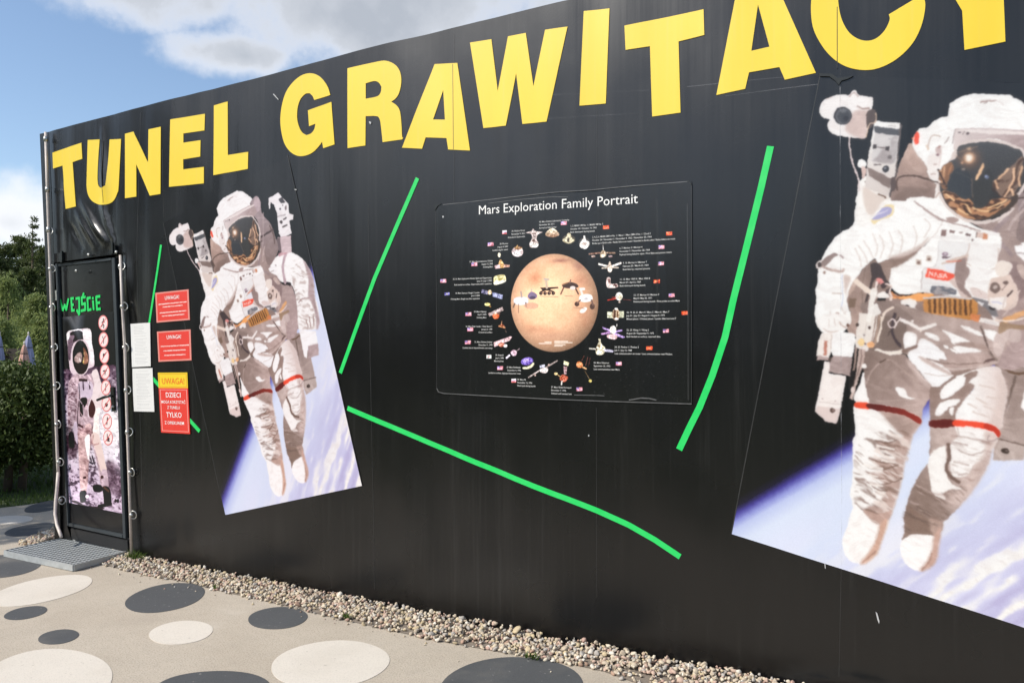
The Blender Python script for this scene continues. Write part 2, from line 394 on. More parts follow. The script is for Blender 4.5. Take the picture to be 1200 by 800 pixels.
# ------------------------------------------------------------------ a small painter for what is printed on the posters
def blur(m, r):
    r = int(round(r))
    if r < 1: return m
    for _ in range(2):
        for ax in (0, 1):
            p = [(0, 0)]*m.ndim; p[ax] = (r+1, r); c = np.cumsum(np.pad(m, p, mode='edge'), ax, dtype=np.float64)
            n = m.shape[ax]; m = ((np.take(c, np.arange(2*r+1, 2*r+1+n), ax)-np.take(c, np.arange(0, n), ax))/(2*r+1)).astype(np.float32)
    return m
class Canvas:
    def __init__(s, w_, h_, bg, T): s.w, s.h = w_, h_; s.a = np.zeros((h_, w_, 3), np.float32)+np.array(bg, np.float32); s.T = T; s.z = 'P'; s.k = 1.
    def pts(s, pts, z=None):
        z = z or s.z; out = []
        for p in pts:
            if isinstance(p[0], str): out += list(s.T(p[0], p[1]))
            else: out += list(s.T(z, [p]))
        return np.array(out, float)
    def mask(s, loops, pad=2):
        al = np.concatenate(loops); x0 = max(0, int(al[:, 0].min())-pad); x1 = min(s.w, int(al[:, 0].max())+pad+1); y0 = max(0, int(al[:, 1].min())-pad); y1 = min(s.h, int(al[:, 1].max())+pad+1)
        if x1 <= x0 or y1 <= y0: return None
        m = np.zeros((y1-y0, x1-x0+1), bool)
        for L in loops:
            for (ax, ay), (bx, by) in zip(L, np.roll(L, -1, 0)):
                if ay == by: continue
                if ay > by: ax, ay, bx, by = bx, by, ax, ay
                r0 = max(y0, math.ceil(ay-.5)); r1 = min(y1-1, math.ceil(by-.5)-1)
                if r1 < r0: continue
                r = np.arange(r0, r1+1); xc = ax+(bx-ax)*(r+.5-ay)/(by-ay)
                m[r-y0, np.clip(np.ceil(xc-.5).astype(int)-x0, 0, x1-x0)] ^= True
        return np.logical_xor.accumulate(m[:, :-1], 1).astype(np.float32), (x0, y0, x1, y1)
    def put(s, mk, box_, color, alpha=1., grad=None):
        x0, y0, x1, y1 = box_; R = s.a[y0:y1, x0:x1]; c = np.array(color, np.float32)
        if grad is not None:
            (pa, ca, pb, cb) = grad; A, B = s.pts([pa, pb]); d = B-A
            yy, xx = np.mgrid[y0:y1, x0:x1]; t = np.clip(((xx-A[0])*d[0]+(yy-A[1])*d[1])/(d@d), 0, 1)[..., None]
            c = np.array(ca, np.float32)*(1-t)+np.array(cb, np.float32)*t
        k = (mk*alpha)[..., None]; R += (c-R)*k
    def fill(s, pts, color, alpha=1., soft=0., smooth=True, grad=None, z=None, holes=()):
        L = [s.pts(pts, z)]+[s.pts(h, z) for h in holes]
        if smooth: L = [smoothloop(l) for l in L]
        r = s.mask(L, int(soft*s.k*3)+3)
        if r is None: return
        mk, b = r
        if soft: mk = blur(mk, soft*s.k)
        s.put(mk, b, color, alpha, grad)
    def sh(s, pts, color, **k): s.fill(pts, color, smooth=False, **k)
    def ell(s, c, rx, ry, color, rot=0., z=None, **k):
        a = np.linspace(0, 2*math.pi, 28, endpoint=False); cr, sr = math.cos(rot), math.sin(rot)
        s.fill([(c[0]+rx*math.cos(t)*cr-ry*math.sin(t)*sr, c[1]+rx*math.cos(t)*sr+ry*math.sin(t)*cr) for t in a], color, smooth=False, z=z, **k)
    def line(s, pts, wd, color, alpha=1., soft=0., z=None, curve=True):
        z = z or s.z; P = s.pts(pts, z); q = s.T(z, [(0, 0), (wd, 0)]) if not isinstance(pts[0][0], str) else s.T(pts[0][0], [(0, 0), (wd, 0)])
        r = max(.6, np.hypot(*(np.array(q[1])-q[0]))/2)
        if curve and len(P) > 2:
            out = []
            for i in range(len(P)-1):
                p0, p1, p2, p3 = P[max(0, i-1)], P[i], P[i+1], P[min(len(P)-1, i+2)]
                for j in range(5):
                    t = j/5; out.append(.5*((2*p1)+(-p0+p2)*t+(2*p0-5*p1+4*p2-p3)*t*t+(-p0+3*p1-3*p2+p3)*t**3))
            P = np.array(out+[P[-1]])
        pad = r+3+soft*s.k*2; x0, y0 = np.maximum(0, (P.min(0)-pad).astype(int)); x1, y1 = np.minimum((s.w, s.h), (P.max(0)+pad).astype(int)+1)
        if x1 <= x0 or y1 <= y0: return
        yy, xx = np.mgrid[y0:y1, x0:x1]+.5; D = np.full(xx.shape, 1e9)
        for a, b in zip(P[:-1], P[1:]):
            d = b-a; t = np.clip(((xx-a[0])*d[0]+(yy-a[1])*d[1])/max(1e-9, d@d), 0, 1); D = np.minimum(D, np.hypot(xx-a[0]-t*d[0], yy-a[1]-t*d[1]))
        mk = np.clip((r-D)/(1+soft*s.k)+.5, 0, 1).astype(np.float32); s.put(mk, (x0, y0, x1, y1), color, alpha)
    def cloth(s, pts, amp, along, across, ang, seed, z=None, dark=(150, 118, 104), lo=.52, hi=.75):
        """creases inside an outline: a stretched noise darkens along folds"""
        r = s.mask([smoothloop(s.pts(pts, z))])
        if r is None: return
        mk, (x0, y0, x1, y1) = r; yy, xx = np.mgrid[y0:y1, x0:x1].astype(float); c_, s_ = math.cos(ang), math.sin(ang)
        wob = (vnoise(xx/60, yy/60, seed+5)-.5)*30
        u = (xx*c_+yy*s_)/along; v = (-xx*s_+yy*c_+wob)/across
        n = vnoise(u, v, seed)*.65+vnoise(u*2.1, v*2.1, seed+1)*.35
        s.put(blur(mk, 2)*np.clip((n-lo)/(hi-lo), 0, 1)*amp, (x0, y0, x1, y1), dark)
    def image(s, name, ss=2, grain=3., seed=1):
        a = s.a; h_, w_ = a.shape[0]//ss, a.shape[1]//ss
        a = a[:h_*ss, :w_*ss].reshape(h_, ss, w_, ss, 3).mean((1, 3)); a = a+np.random.default_rng(seed).normal(0, grain, (h_, w_, 1))
        o = np.ones((h_, w_, 4), np.float32); o[..., :3] = np.clip(a/255., 0, 1)
        im = bpy.data.images.new(name, w_, h_); im.pixels.foreach_set(o[::-1].ravel()); im.update(); im.pack(); return im
def printed(name, im, k=.72, rough=.42, tint=(1, 1, 1), bumpk=.8, lift=0.):
    def f(T, b):
        uv = T.n('ShaderNodeUVMap').outputs[0]; t = T.n('ShaderNodeTexImage', {'Vector': uv}); t.image = im; t.extension = 'EXTEND'
        p = T.pos(); st = T.noise(T.scaled(p, (45, 45, .9)), 1., 4); c = T.mix(1., t.outputs[0], tuple(k*v for v in tint)+(1,), 'MULTIPLY')
        c = T.mix(T.math('MULTIPLY', T.rng(st, .45, .85), .010), c, (.30, .29, .28, 1))
        if lift: c = T.mix(lift, c, (.5, .5, .5, 1))
        T.set(b.inputs['Base Color'], c); T.set(b.inputs['Roughness'], rough); T.set(b.inputs['Specular IOR Level'], .6); vinyl_bump(T, b, bumpk)
    return mat(name, f)

# the space walk poster: two prints of one picture, 1.29 m by 2.24 m
PW, PH = 1.29, 2.24
bTL = wl(961, 88); bR = np.array([.9785, -.2063]); bU = np.array([.2063, .9785]); bU = (wl(961, 88)-wl(857, 624)); PHb = np.linalg.norm(bU); bU = bU/PHb
sTL, sTR, sBR, sBL = [wl(*p) for p in ((192, 262), (337, 182), (424, 569), (264, 603))]
big_quad = [bTL, bTL+bR*PW, bTL+bR*PW-bU*PH, bTL-bU*PH]
small_quad = [sTL, sTR, sBR, sBL]
def inv_quad(quad):
    A = np.array([[*(quad[1]-quad[0])], [*(quad[3]-quad[0])]]).T
    TL, TR, BR, BL = quad
    def f(p):
        u, v = np.linalg.solve(A, p-TL)
        for _ in range(4):
            q = TL*(1-u)*(1-v)+TR*u*(1-v)+BR*u*v+BL*(1-u)*v; J = np.array([(TR-TL)*(1-v)+(BR-BL)*v, (BL-TL)*(1-u)+(BR-TR)*u]).T
            du = np.linalg.solve(J, p-q); u += du[0]; v += du[1]
        return u, v
    return f
iq_big, iq_small = inv_quad(big_quad), inv_quad(small_quad)
PPM = 900; CW, CH = int(PW*PPM), int(PH*PPM)
ZONES = {'P': (0, 0, 1, 0), 'Z5': (940, 80, 4.615, 0), 'Z6': (940, 230, 4.615, 0), 'Z7': (940, 380, 4.615, 0), 'L8': (840, 500, 3.333, 0), 'H1': (1050, 95, 8, 0), 'H2': (1050, 190, 8, 0),
         'H3': (1050, 285, 8, 0), 'H4': (1050, 380, 8, 0), 'H5': (940, 280, 8, 0), 'H6': (940, 370, 8, 0), 'L1': (970, 460, 5.217, 0), 'L2': (960, 540, 5, 0),
         'S1': (190, 200, 6.667, 1), 'S2': (220, 290, 6.667, 1), 'S3': (220, 390, 6.667, 1), 'S4': (250, 480, 6.155, 1)}
SMALL_SHIFT = [0., 0.]
def astroT(z, pts):
    x0, y0, k, sm = ZONES[z]; out = []
    for x, y in pts:
        p = wl(x0+x/k, y0+y/k); u, v = (iq_small if sm else iq_big)(p)
        if sm: u += SMALL_SHIFT[0]; v += SMALL_SHIFT[1]
        out.append((u*CW, v*CH))
    return out
WHT, SHD, DRK = (252, 250, 248), (172, 143, 131), (134, 110, 98)
def paint_astronaut():
    C = Canvas(CW, CH, (15, 15, 16), astroT); C.k = CW/300.
    # the earth below
    A, B = C.pts([('L8', [(70, 345)]), ('L8', [(530, 75)])]); d = (B-A)/np.linalg.norm(B-A); nrm = np.array([-d[1], d[0]])
    yy, xx = np.mgrid[0:CH, 0:CW].astype(np.float32); D = ((xx-A[0])*nrm[0]+(yy-A[1])*nrm[1])/(PPM/215.); al = ((xx-A[0])*d[0]+(yy-A[1])*d[1])/(PPM/215.)
    st = [(-14, (15, 15, 16)), (-7, (24, 20, 46)), (-1, (70, 62, 150)), (5, (140, 146, 216)), (12, (194, 204, 242)), (26, (220, 230, 250)), (70, (218, 226, 248)), (150, (198, 196, 230)), (400, (198, 192, 222))]
    E_ = np.stack([np.interp(D, [q[0] for q in st], [q[1][c] for q in st]) for c in range(3)], -1)
    an = D*math.cos(.12)+al*math.sin(.12); bn = al*math.cos(.12)-D*math.sin(.12)
    cl = vnoise(bn/70, an/9, 21)*.5+vnoise(bn/30, an/5, 22)*.3+vnoise(bn/11, an/3.2, 23)*.2
    cm = np.clip((cl-.47)/.16, 0, 1)*np.clip((D-50)/110, 0, 1); cw = np.clip((vnoise(bn/90, an/26, 24)-.45)/.3, 0, 1)*np.clip((D-10)/50, 0, 1)*.6
    E_ = E_*(1-cw[..., None])+np.array((228, 230, 250))*cw[..., None]; E_ = E_*(1-cm[..., None])+np.array((248, 246, 242))*cm[..., None]
    cd_ = np.clip((.45-cl)/.2, 0, 1)*np.clip((D-80)/100, 0, 1)*.5; E_ = E_*(1-cd_[..., None])+np.array((176, 168, 208))*cd_[..., None]
    C.a[:] = E_
    Z = lambda z: setattr(C, 'z', z)
    # --- pack seen on the right of the thigh
    Z('S3'); C.sh([(740, 0), (890, 0), (890, 60), (930, 100), (965, 190), (990, 300), (1012, 420), (930, 485), (905, 400), (880, 200)], (160, 136, 126), grad=((800, 0), (150, 125, 115), (1000, 400), (172, 150, 140)))
    C.sh([(915, 375), (1003, 345), (1012, 420), (930, 485)], (186, 166, 156)); C.line([(905, 375), (1005, 345)], 5, (120, 98, 88)); C.ell((948, 415), 13, 14, (60, 48, 44)); C.ell((951, 412), 5, 5, (120, 100, 95))
    C.line([(850, 60), (905, 380)], 7, (118, 96, 86)); C.line([(760, 30), (830, 50), (880, 20)], 8, (110, 85, 70))
    # --- the far arm
    Z('S2')
    C.fill([(625, 150), (710, 60), (760, 20), (820, 40), (900, 90), (960, 180), (985, 260), (995, 380), (1015, 440), (1032, 560), (1026, 610), (1005, 640), (870, 640), (858, 560), (850, 400), (820, 300), (780, 275), (740, 270), (690, 230)], WHT)
    C.fill([(905, 100), (960, 180), (985, 260), (995, 390), (1032, 560), (1026, 610), (1010, 640), (1000, 520), (965, 420), (945, 380), (945, 250), (925, 170)], (176, 150, 150), soft=.8)
    C.fill([(800, 275), (850, 400), (858, 560), (868, 640), (790, 560), (780, 440), (745, 410), (750, 300)], (165, 138, 132)); C.fill([(735, 285), (805, 275), (800, 330), (790, 430), (740, 415)], (40, 32, 34))
    C.line([(870, 430), (900, 400), (950, 395)], 7, (170, 145, 140)); C.line([(630, 165), (690, 140)], 9, (120, 100, 98)); C.line([(770, 40), (745, 150), (765, 275)], 16, (188, 158, 164)); C.line([(720, 55), (800, 20)], 20, (190, 120, 128), alpha=.7)
    for a in ((930, 570, 945, 620), (955, 545, 965, 620), (985, 540, 990, 610)): C.line([a[:2], a[2:]], 7, (168, 140, 132))
    C.cloth([(800, 100), (960, 200), (1000, 420), (1000, 620), (870, 620), (850, 400)], .55, 30, 9, .5, 31)
    Z('S3'); C.sh([(875, -20), (1003, -15), (1022, 92), (945, 102), (935, 200), (915, 185)], (252, 250, 250)); C.sh([(945, 102), (1022, 80), (1027, 170), (948, 198)], (178, 152, 150))
    # --- lamps by the far side of the helmet
    Z('S1'); C.sh([(830, 215), (905, 170), (930, 200), (985, 260), (992, 335), (1025, 345), (1022, 380), (992, 392), (1012, 492), (930, 525), (912, 490), (895, 330), (872, 265), (845, 250), (842, 300), (832, 300)], (244, 240, 240))
    C.sh([(905, 225), (935, 205), (962, 250), (925, 255)], (70, 66, 70)); C.ell((930, 402), 11, 15, (70, 60, 60)); C.line([(948, 380), (968, 370)], 8, (90, 80, 80)); C.line([(942, 440), (975, 425)], 8, (90, 80, 80)); C.ell((965, 290), 8, 18, (120, 105, 105)); C.ell((920, 300), 7, 7, (90, 85, 88)); C.ell((940, 270), 5, 5, (80, 70, 70)); C.line([(900, 360), (960, 345)], 6, (170, 160, 160))
    C.sh([(900, 520), (1005, 505), (1012, 600), (1010, 640), (930, 640)], (206, 180, 182)); C.sh([(880, 540), (920, 520), (935, 640), (880, 600)], (110, 90, 92))
    # --- pack behind the helmet
    Z('Z5'); C.fill([(588, 405), (560, 440), (530, 500), (508, 580), (490, 650), (478, 720), (600, 730), (760, 690), (760, 600), (700, 560), (650, 480)], SHD, grad=((560, 450), (196, 164, 148), (560, 720), (138, 110, 98)))
    C.fill([(500, 700), (560, 640), (640, 650), (700, 650), (640, 700), (560, 730)], (128, 102, 90), alpha=.6, soft=1)
    # --- helmet
    Z('H1'); C.fill([(150, 600), (155, 540), (185, 480), (225, 445), (295, 430), (350, 372), (420, 340), (475, 332), (490, 290), (500, 220), (530, 192), (600, 150), (710, 117), (870, 118), (1050, 122), (1110, 150), (1195, 200), ('S1', [(700, 215), (708, 245), (690, 300)]), (1300, 600), (900, 800), (560, 760), (480, 770), (430, 830), (400, 970), (310, 900), (280, 790), (200, 690)], WHT)
    Z('H2'); C.fill([(300, -60), (420, -60), (385, 150), (412, 190), (425, 300), (360, 340), (370, 240), (378, 175), (312, 125)], (246, 238, 234))
    Z('S1'); C.fill([(690, 250), (715, 210), (740, 198), (768, 240), (780, 330), (850, 420), (885, 520), (905, 570), (905, 640), (850, 740), (790, 800), (720, 800), (752, 640), (762, 480), (740, 385), (690, 330)], SHD, grad=((740, 250), (160, 140, 142), (830, 700), (140, 116, 110)))
    C.fill([(720, 215), (742, 202), (765, 245), (768, 300), (740, 320), (715, 280)], (190, 165, 168)); C.line([(690, 255), (700, 300)], 7, (110, 90, 95)); C.line([(770, 520), (870, 460)], 9, (70, 55, 55)); C.line([(840, 430), (870, 500), (880, 570)], 7, (105, 85, 80)); C.line([(790, 330), (790, 560), (770, 700)], 8, (172, 150, 148), alpha=.8)
    Z('H1'); C.sh([(548, 450), (850, 447), (1200, 465), (1320, 480), (1330, 640), (1200, 670), (1080, 580), (960, 540), (850, 535), (720, 555), (600, 610), (535, 640)], (206, 184, 178), grad=((560, 460), (226, 210, 206), (1150, 560), (176, 150, 146)))
    C.sh([(560, 452), (850, 452), (1200, 470), (1320, 480), (1320, 505), (1200, 500), (840, 492), (690, 478)], (238, 226, 222)); C.line([(555, 447), (850, 441), (1200, 463), (1320, 478)], 7, (188, 160, 158)); C.line([(552, 450), (528, 580)], 8, (150, 128, 124))
    C.line([(640, 470), (620, 500)], 6, (120, 105, 100)); C.ell((590, 478), 14, 8, (100, 88, 86)); C.ell((672, 487), 16, 11, (92, 80, 80))
    C.line([(795, 200), (830, 182), (930, 180)], 14, (160, 130, 120), curve=True); C.line([(820, 205), (850, 190)], 7, (120, 92, 82)); C.line([(930, 182), (980, 195), (1005, 225)], 6, (222, 208, 204))
    C.fill([(170, 510), (200, 470), (215, 520), (210, 580), (180, 592), (165, 560)], (240, 78, 52)); C.ell((150, 535), 8, 12, (240, 130, 90))
    C.line([(295, 640), (310, 560), (345, 510), (410, 515)], 9, (176, 142, 124)); C.line([(285, 600), (300, 640)], 18, (224, 190, 160), alpha=.7); C.line([(495, 525), (455, 580)], 7, (140, 115, 108)); C.ell((395, 650), 26, 44, (196, 168, 162)); C.ell((385, 690), 18, 16, (128, 94, 96)); C.ell((405, 615), 16, 14, (170, 130, 120))
    C.line([(430, 620), (400, 790)], 6, (226, 206, 200)); C.ell((365, 775), 22, 10, (214, 192, 184)); Z('H2'); C.line([(330, 110), (370, 110)], 12, (196, 166, 156)); C.line([(350, 20), (380, 22)], 10, (196, 166, 156))
    # --- shaded neck and far side of the chest
    Z('H2'); C.fill([(1130, 330), (1200, 260), ('S1', [(760, 560), (800, 640), (830, 760), (790, 800)]), ('S2', [(640, 250), (690, 330), (740, 420)]), ('H3', [(1200, 560), (1000, 720), (1120, 560), (1060, 290), (960, 200), (980, 40)]), (985, 720), (850, 640), (700, 560), (900, 560), (1050, 450)], (170, 143, 134), grad=((900, 500), (150, 124, 114), (1100, 800), (178, 152, 144)))
    C.line([(1040, 800), (1050, 640), (1120, 520), (1200, 440)], 26, (192, 168, 160), alpha=.8); C.line([(1120, 800), (1140, 600), (1200, 520)], 10, (120, 98, 90), alpha=.7); C.line([(960, 560), (1040, 500), (1100, 430)], 18, (214, 196, 186), alpha=.9)
    Z('S2'); C.fill([(560, 120), (640, 140), (700, 220), (745, 290), (800, 300), (850, 400), (862, 640), (800, 720), (720, 640), (640, 600), (480, 590), (460, 480), (520, 300)], (166, 140, 130), grad=((560, 300), (160, 134, 124), (860, 640), (178, 150, 146)))
    C.fill([(640, 250), (700, 240), (740, 300), (735, 400), (690, 470), (640, 420)], (140, 112, 108), soft=1); C.fill([(640, 500), (700, 510), (690, 550), (640, 560)], (246, 238, 236)); C.line([(770, 430), (745, 470), (730, 500)], 16, (214, 160, 110)); C.line([(640, 210), (560, 150), (570, 60)], 12, (150, 126, 124), soft=.5)
    # --- torso
    Z('Z6'); C.fill([(560, 30), (640, 0), (720, 10), (745, -10), (770, 20), (820, 80), (880, 130), (960, 170), (1065, 205), (1075, 250), (1060, 330), (1050, 400), (1100, 430), (1140, 500), (1110, 590), (1000, 600), (900, 570), (700, 520), (640, 520), (560, 530), (500, 515), (465, 450), (475, 395), (600, 310), (690, 210)], WHT)
    # --- the hollow under the arm
    C.fill([(390, 340), (350, 370), (300, 430), (255, 500), (235, 560), (262, 640), (240, 710), (280, 760), (340, 700), (400, 560), (470, 500), (465, 450), (475, 390), (600, 318), (655, 262), (560, 300), (480, 330), (430, 350)], SHD, grad=((400, 350), (138, 112, 100), (300, 700), (172, 142, 128)))
    Z('H5'); C.fill([(640, 235), (700, 222), (740, 262), (812, 400), (800, 430), (700, 365), (650, 440), (600, 620), (570, 700), (590, 560), (636, 420), (645, 320)], (72, 60, 60)); C.fill([(735, 230), (800, 195), (850, 215), (830, 300), (812, 400), (770, 330)], (150, 122, 108)); C.fill([(860, 185), (960, 150), (1080, 120), (1000, 190), (850, 275)], (142, 114, 100), soft=.5)
    C.fill([(455, 300), (520, 370), (500, 440), (420, 540), (400, 450), (430, 380)], (196, 166, 150), soft=.6); C.sh([(432, 552), (502, 556), (492, 640), (432, 640)], (128, 102, 84)); C.line([(440, 350), (470, 345)], 22, (150, 112, 92))
    C.line([(590, 270), (560, 500), (570, 690)], 8, (120, 96, 84), alpha=.7)
    # --- near arm
    Z('Z6'); C.fill([(300, -10), (290, 80), (268, 160), (200, 200), (140, 270), (105, 340), (85, 380), (82, 460), (70, 520), (76, 560), (68, 610), (70, 660), (90, 712), (140, 738), (220, 732), (252, 690), (262, 640), (240, 570), (262, 480), (300, 430), (335, 385), (390, 335), (405, 358), (440, 348), (485, 330), (560, 316), (625, 285), (690, 230), (755, 150), (765, 120), (700, 90), (620, 30), (450, 20)], WHT)
    C.fill([(460, 330), (560, 300), (640, 258), (690, 215), (640, 280), (560, 320), (490, 335)], (200, 174, 162), soft=1)
    for a in (((330, 240), (365, 290), (385, 335)), ((285, 280), (310, 330), (318, 380)), ((305, 265), (340, 320), (352, 360)), ((420, 210), (440, 270), (420, 330)), ((470, 190), (490, 260), (470, 320)), ((520, 180), (540, 230), (530, 300)), ((600, 160), (620, 220), (600, 290)), ((380, 200), (405, 270), (395, 320)), ((660, 120), (690, 160), (660, 220))): C.line(a, 7, (205, 182, 172), alpha=.5, soft=.6)
    C.line([(605, 25), (680, 80), (760, 125), (870, 160), (960, 185)], 7, (176, 150, 142)); C.line([(760, 130), (720, 200), (650, 270)], 4, (224, 210, 204))
    C.fill([(105, 350), (165, 308), (195, 315), (170, 330), (130, 372), (100, 385)], (150, 126, 118)); C.line([(105, 348), (80, 358), (80, 385), (100, 390)], 8, (236, 222, 216)); C.ell((92, 370), 11, 14, (70, 58, 56)); C.line([(110, 380), (150, 395), (210, 405), (222, 395)], 14, (186, 158, 146)); C.ell((118, 412), 8, 10, (160, 130, 115)); C.line([(205, 318), (222, 330)], 10, (160, 134, 130))
    C.line([(215, 420), (218, 560), (210, 600)], 5, (196, 202, 226), alpha=.8); C.fill([(225, 430), (260, 440), (240, 500), (236, 545)], (214, 190, 178), soft=.8); C.line([(160, 523), (215, 523)], 6, (206, 186, 176))
    for a in (((150, 620), (158, 720)), ((185, 630), (195, 725)), ((210, 600), (225, 640), (215, 690)), ((110, 660), (130, 725)), ((170, 650), (175, 700)), ((230, 620), (240, 680))): C.line(a, 6, (212, 196, 188), alpha=.8, soft=.4)
    C.ell((240, 690), 7, 14, (150, 110, 92)); C.ell((190, 632), 10, 5, (190, 160, 148))
    C.fill([(345, 95), (370, 80), (430, 50), (490, 45), (498, 70), (478, 105), (420, 130), (385, 152), (365, 125)], (240, 218, 170)); C.fill([(362, 95), (440, 58), (482, 62), (470, 95), (395, 128)], (172, 168, 208)); C.line([(380, 108), (460, 75)], 9, (214, 206, 224))
    # --- arm mount, camera and lamps on the near side
    Z('Z5'); C.fill([(298, 640), (315, 600), (350, 580), (400, 640), (480, 705), (440, 745), (390, 800), (320, 860), (282, 800), (292, 720)], (250, 246, 242)); C.fill([(330, 640), (400, 680), (470, 700), (430, 720), (380, 790), (340, 760)], (226, 208, 196), soft=.7); C.line([(340, 610), (360, 640), (385, 650)], 6, (120, 95, 85)); C.line([(410, 680), (440, 690), (450, 700)], 9, (110, 84, 70))
    C.line([(255, 372), (257, 440), (275, 520), (300, 590), (307, 660)], 9, (226, 206, 204)); C.ell((322, 515), 24, 25, WHT); C.fill([(318, 535), (346, 540), (340, 580), (325, 590)], (214, 180, 168))
    C.sh([(392, 282), (530, 296), (505, 560), (468, 692), (340, 645), (352, 500)], (236, 230, 226), grad=((380, 300), (250, 248, 246), (440, 680), (214, 200, 192))); C.sh([(528, 298), (540, 302), (510, 570), (475, 690), (466, 690), (503, 560)], (96, 86, 84)); C.sh([(388, 312), (525, 328), (522, 364), (392, 346)], (84, 84, 88)); C.sh([(392, 346), (522, 364), (514, 440), (500, 515), (372, 500)], (212, 206, 204)); C.fill([(410, 470), (440, 425), (470, 430), (500, 480), (480, 515), (380, 500)], (168, 158, 156), soft=.8); C.fill([(480, 380), (515, 372), (500, 500), (480, 460)], (176, 168, 166), soft=.6)
    C.sh([(382, 410), (405, 410), (400, 434), (380, 432)], (62, 54, 54)); C.sh([(452, 420), (472, 420), (468, 444), (450, 442)], (62, 54, 54)); C.line([(405, 425), (455, 430)], 5, (120, 108, 104)); C.ell((472, 478), 11, 11, (110, 100, 98)); C.ell((450, 543), 18, 18, (52, 50, 54)); C.ell((446, 539), 7, 7, (130, 130, 138)); C.line([(388, 518), (422, 520)], 9, (110, 98, 94)); C.sh([(350, 530), (480, 595), (472, 650), (360, 580)], (134, 112, 102)); C.line([(468, 310), (505, 315)], 4, (170, 165, 165)); C.line([(465, 380), (490, 384)], 4, (150, 145, 145)); C.ell((492, 625), 16, 40, (92, 76, 72))
    C.fill([(92, 215), (108, 182), (150, 152), (215, 140), (252, 142), (268, 122), (290, 118), (306, 142), (345, 150), (380, 156), (382, 190), (372, 226), (350, 258), (352, 320), (342, 372), (320, 378), (240, 370), (165, 356), (140, 330), (138, 298), (146, 276), (112, 268), (94, 246)], (248, 242, 240))
    C.fill([(275, 235), (340, 225), (372, 228), (350, 262), (352, 320), (342, 372), (320, 378), (250, 350), (232, 312)], (212, 184, 174), soft=1); C.fill([(352, 230), (395, 225), (392, 290), (360, 330), (346, 300)], (88, 74, 70)); C.line([(345, 370), (362, 300), (395, 290), (398, 240)], 7, (206, 176, 150)); C.line([(255, 150), (280, 130), (300, 150)], 7, (196, 168, 162)); C.line([(300, 205), (330, 218), (360, 215)], 9, (170, 140, 130)); C.line([(130, 165), (160, 152)], 6, (206, 186, 180))
    C.ell((219, 255), 50, 49, (58, 56, 58)); C.ell((222, 257), 42, 42, (92, 92, 96)); C.ell((226, 260), 34, 35, (66, 66, 70)); C.ell((235, 270), 15, 14, (48, 46, 50)); C.fill([(205, 225), (225, 218), (240, 230), (215, 242)], (108, 108, 112), soft=.6)
    # --- visor
    vis = [('Z5', [(838, 432), (870, 412), (940, 400), (1010, 395), (1090, 408), (1150, 430), (1190, 455)]), ('S1', [(748, 430), (760, 500), (748, 590), (722, 690)]), ('H2', [(1080, 430), (950, 512), (800, 545), (680, 532), (560, 470), (470, 390), (420, 290), (408, 200), (400, 110), (440, 30)]), ('Z5', [(790, 508), (832, 480)])]
    Z('H2'); C.fill([('Z5', [(830, 425), (870, 398), (940, 385), (1010, 380), (1095, 394), (1160, 418), (1200, 445)]), ('S1', [(756, 425), (770, 500), (756, 595), (728, 700)]), (1090, 450), (950, 545), (800, 580), (660, 560), (540, 490), (445, 395), (400, 290), (400, 100), (480, 20)], (226, 208, 200))
    C.fill(vis, (66, 63, 61), grad=((600, -100), (80, 80, 82), (800, 400), (52, 48, 46)))
    C.fill([(440, 30), (520, 0), (540, 60), (500, 130), (478, 240), (440, 250), (410, 200), (402, 110)], (138, 98, 72)); C.line([(455, 40), (440, 140), (425, 200)], 20, (206, 156, 116), alpha=.8, soft=.4); C.line([(520, 30), (490, 110)], 14, (176, 120, 84), alpha=.8, soft=.4); C.line([(395, 70), (430, 150), (470, 230)], 14, (60, 42, 36)); C.line([(400, 85), (425, 80)], 10, (230, 180, 140))
    C.fill([(430, 265), (520, 280), (600, 320), (690, 345), (740, 405), (840, 412), (900, 345), (1060, 335), (1070, 380), (960, 465), (800, 535), (650, 520), (560, 465), (480, 390)], (182, 130, 92)); C.cloth([(430, 265), (600, 320), (740, 405), (900, 345), (1060, 335), (960, 465), (800, 535), (650, 520), (560, 465), (480, 390)], .95, 22, 12, .4, 41, dark=(70, 46, 36), lo=.50, hi=.62)
    for a in (((580, 440), (680, 490), (800, 500)), ((470, 300), (540, 360)), ((720, 420), (780, 450), (900, 450), (1000, 390)), ((620, 360), (660, 400), (700, 470)), ((860, 430), (930, 400), (1040, 350))): C.line(a, 15, (250, 206, 152), alpha=.9, soft=.4)
    for a in (((560, 360), (620, 370), (690, 380)), ((640, 430), (700, 490), (760, 500)), ((880, 460), (940, 440)), ((760, 500), (830, 515))): C.line(a, 20, (62, 42, 34), alpha=.9, soft=.3)
    C.fill([(1110, 10), (1185, -60), ('S1', [(745, 470), (748, 560), (722, 640)]), (1100, 330), (1000, 335), (935, 260), (900, 190), (1000, 100)], (132, 104, 86)); C.cloth([(1110, 10), (1200, -40), (1180, 200), (1100, 330), (1000, 335), (900, 190)], .9, 40, 12, 2.1, 43, dark=(74, 52, 42), lo=.5, hi=.62)
    for a in (((1100, 60), (1100, 150), (1060, 240), (1010, 330)), ((1180, 40), (1150, 160), (1160, 220)), ((1080, 250), (1100, 320)), ((930, 170), (950, 240)), ((960, 150), (1050, 60))): C.line(a, 20, (238, 190, 150), alpha=.85, soft=.5)
    C.line([(900, 250), (980, 320), (1060, 340), (1200, 330)], 10, (56, 40, 34)); C.fill([(1075, 330), (1140, 300), (1130, 370), (1060, 440), (900, 520), (830, 535), (960, 460), (1060, 385)], (70, 56, 46))
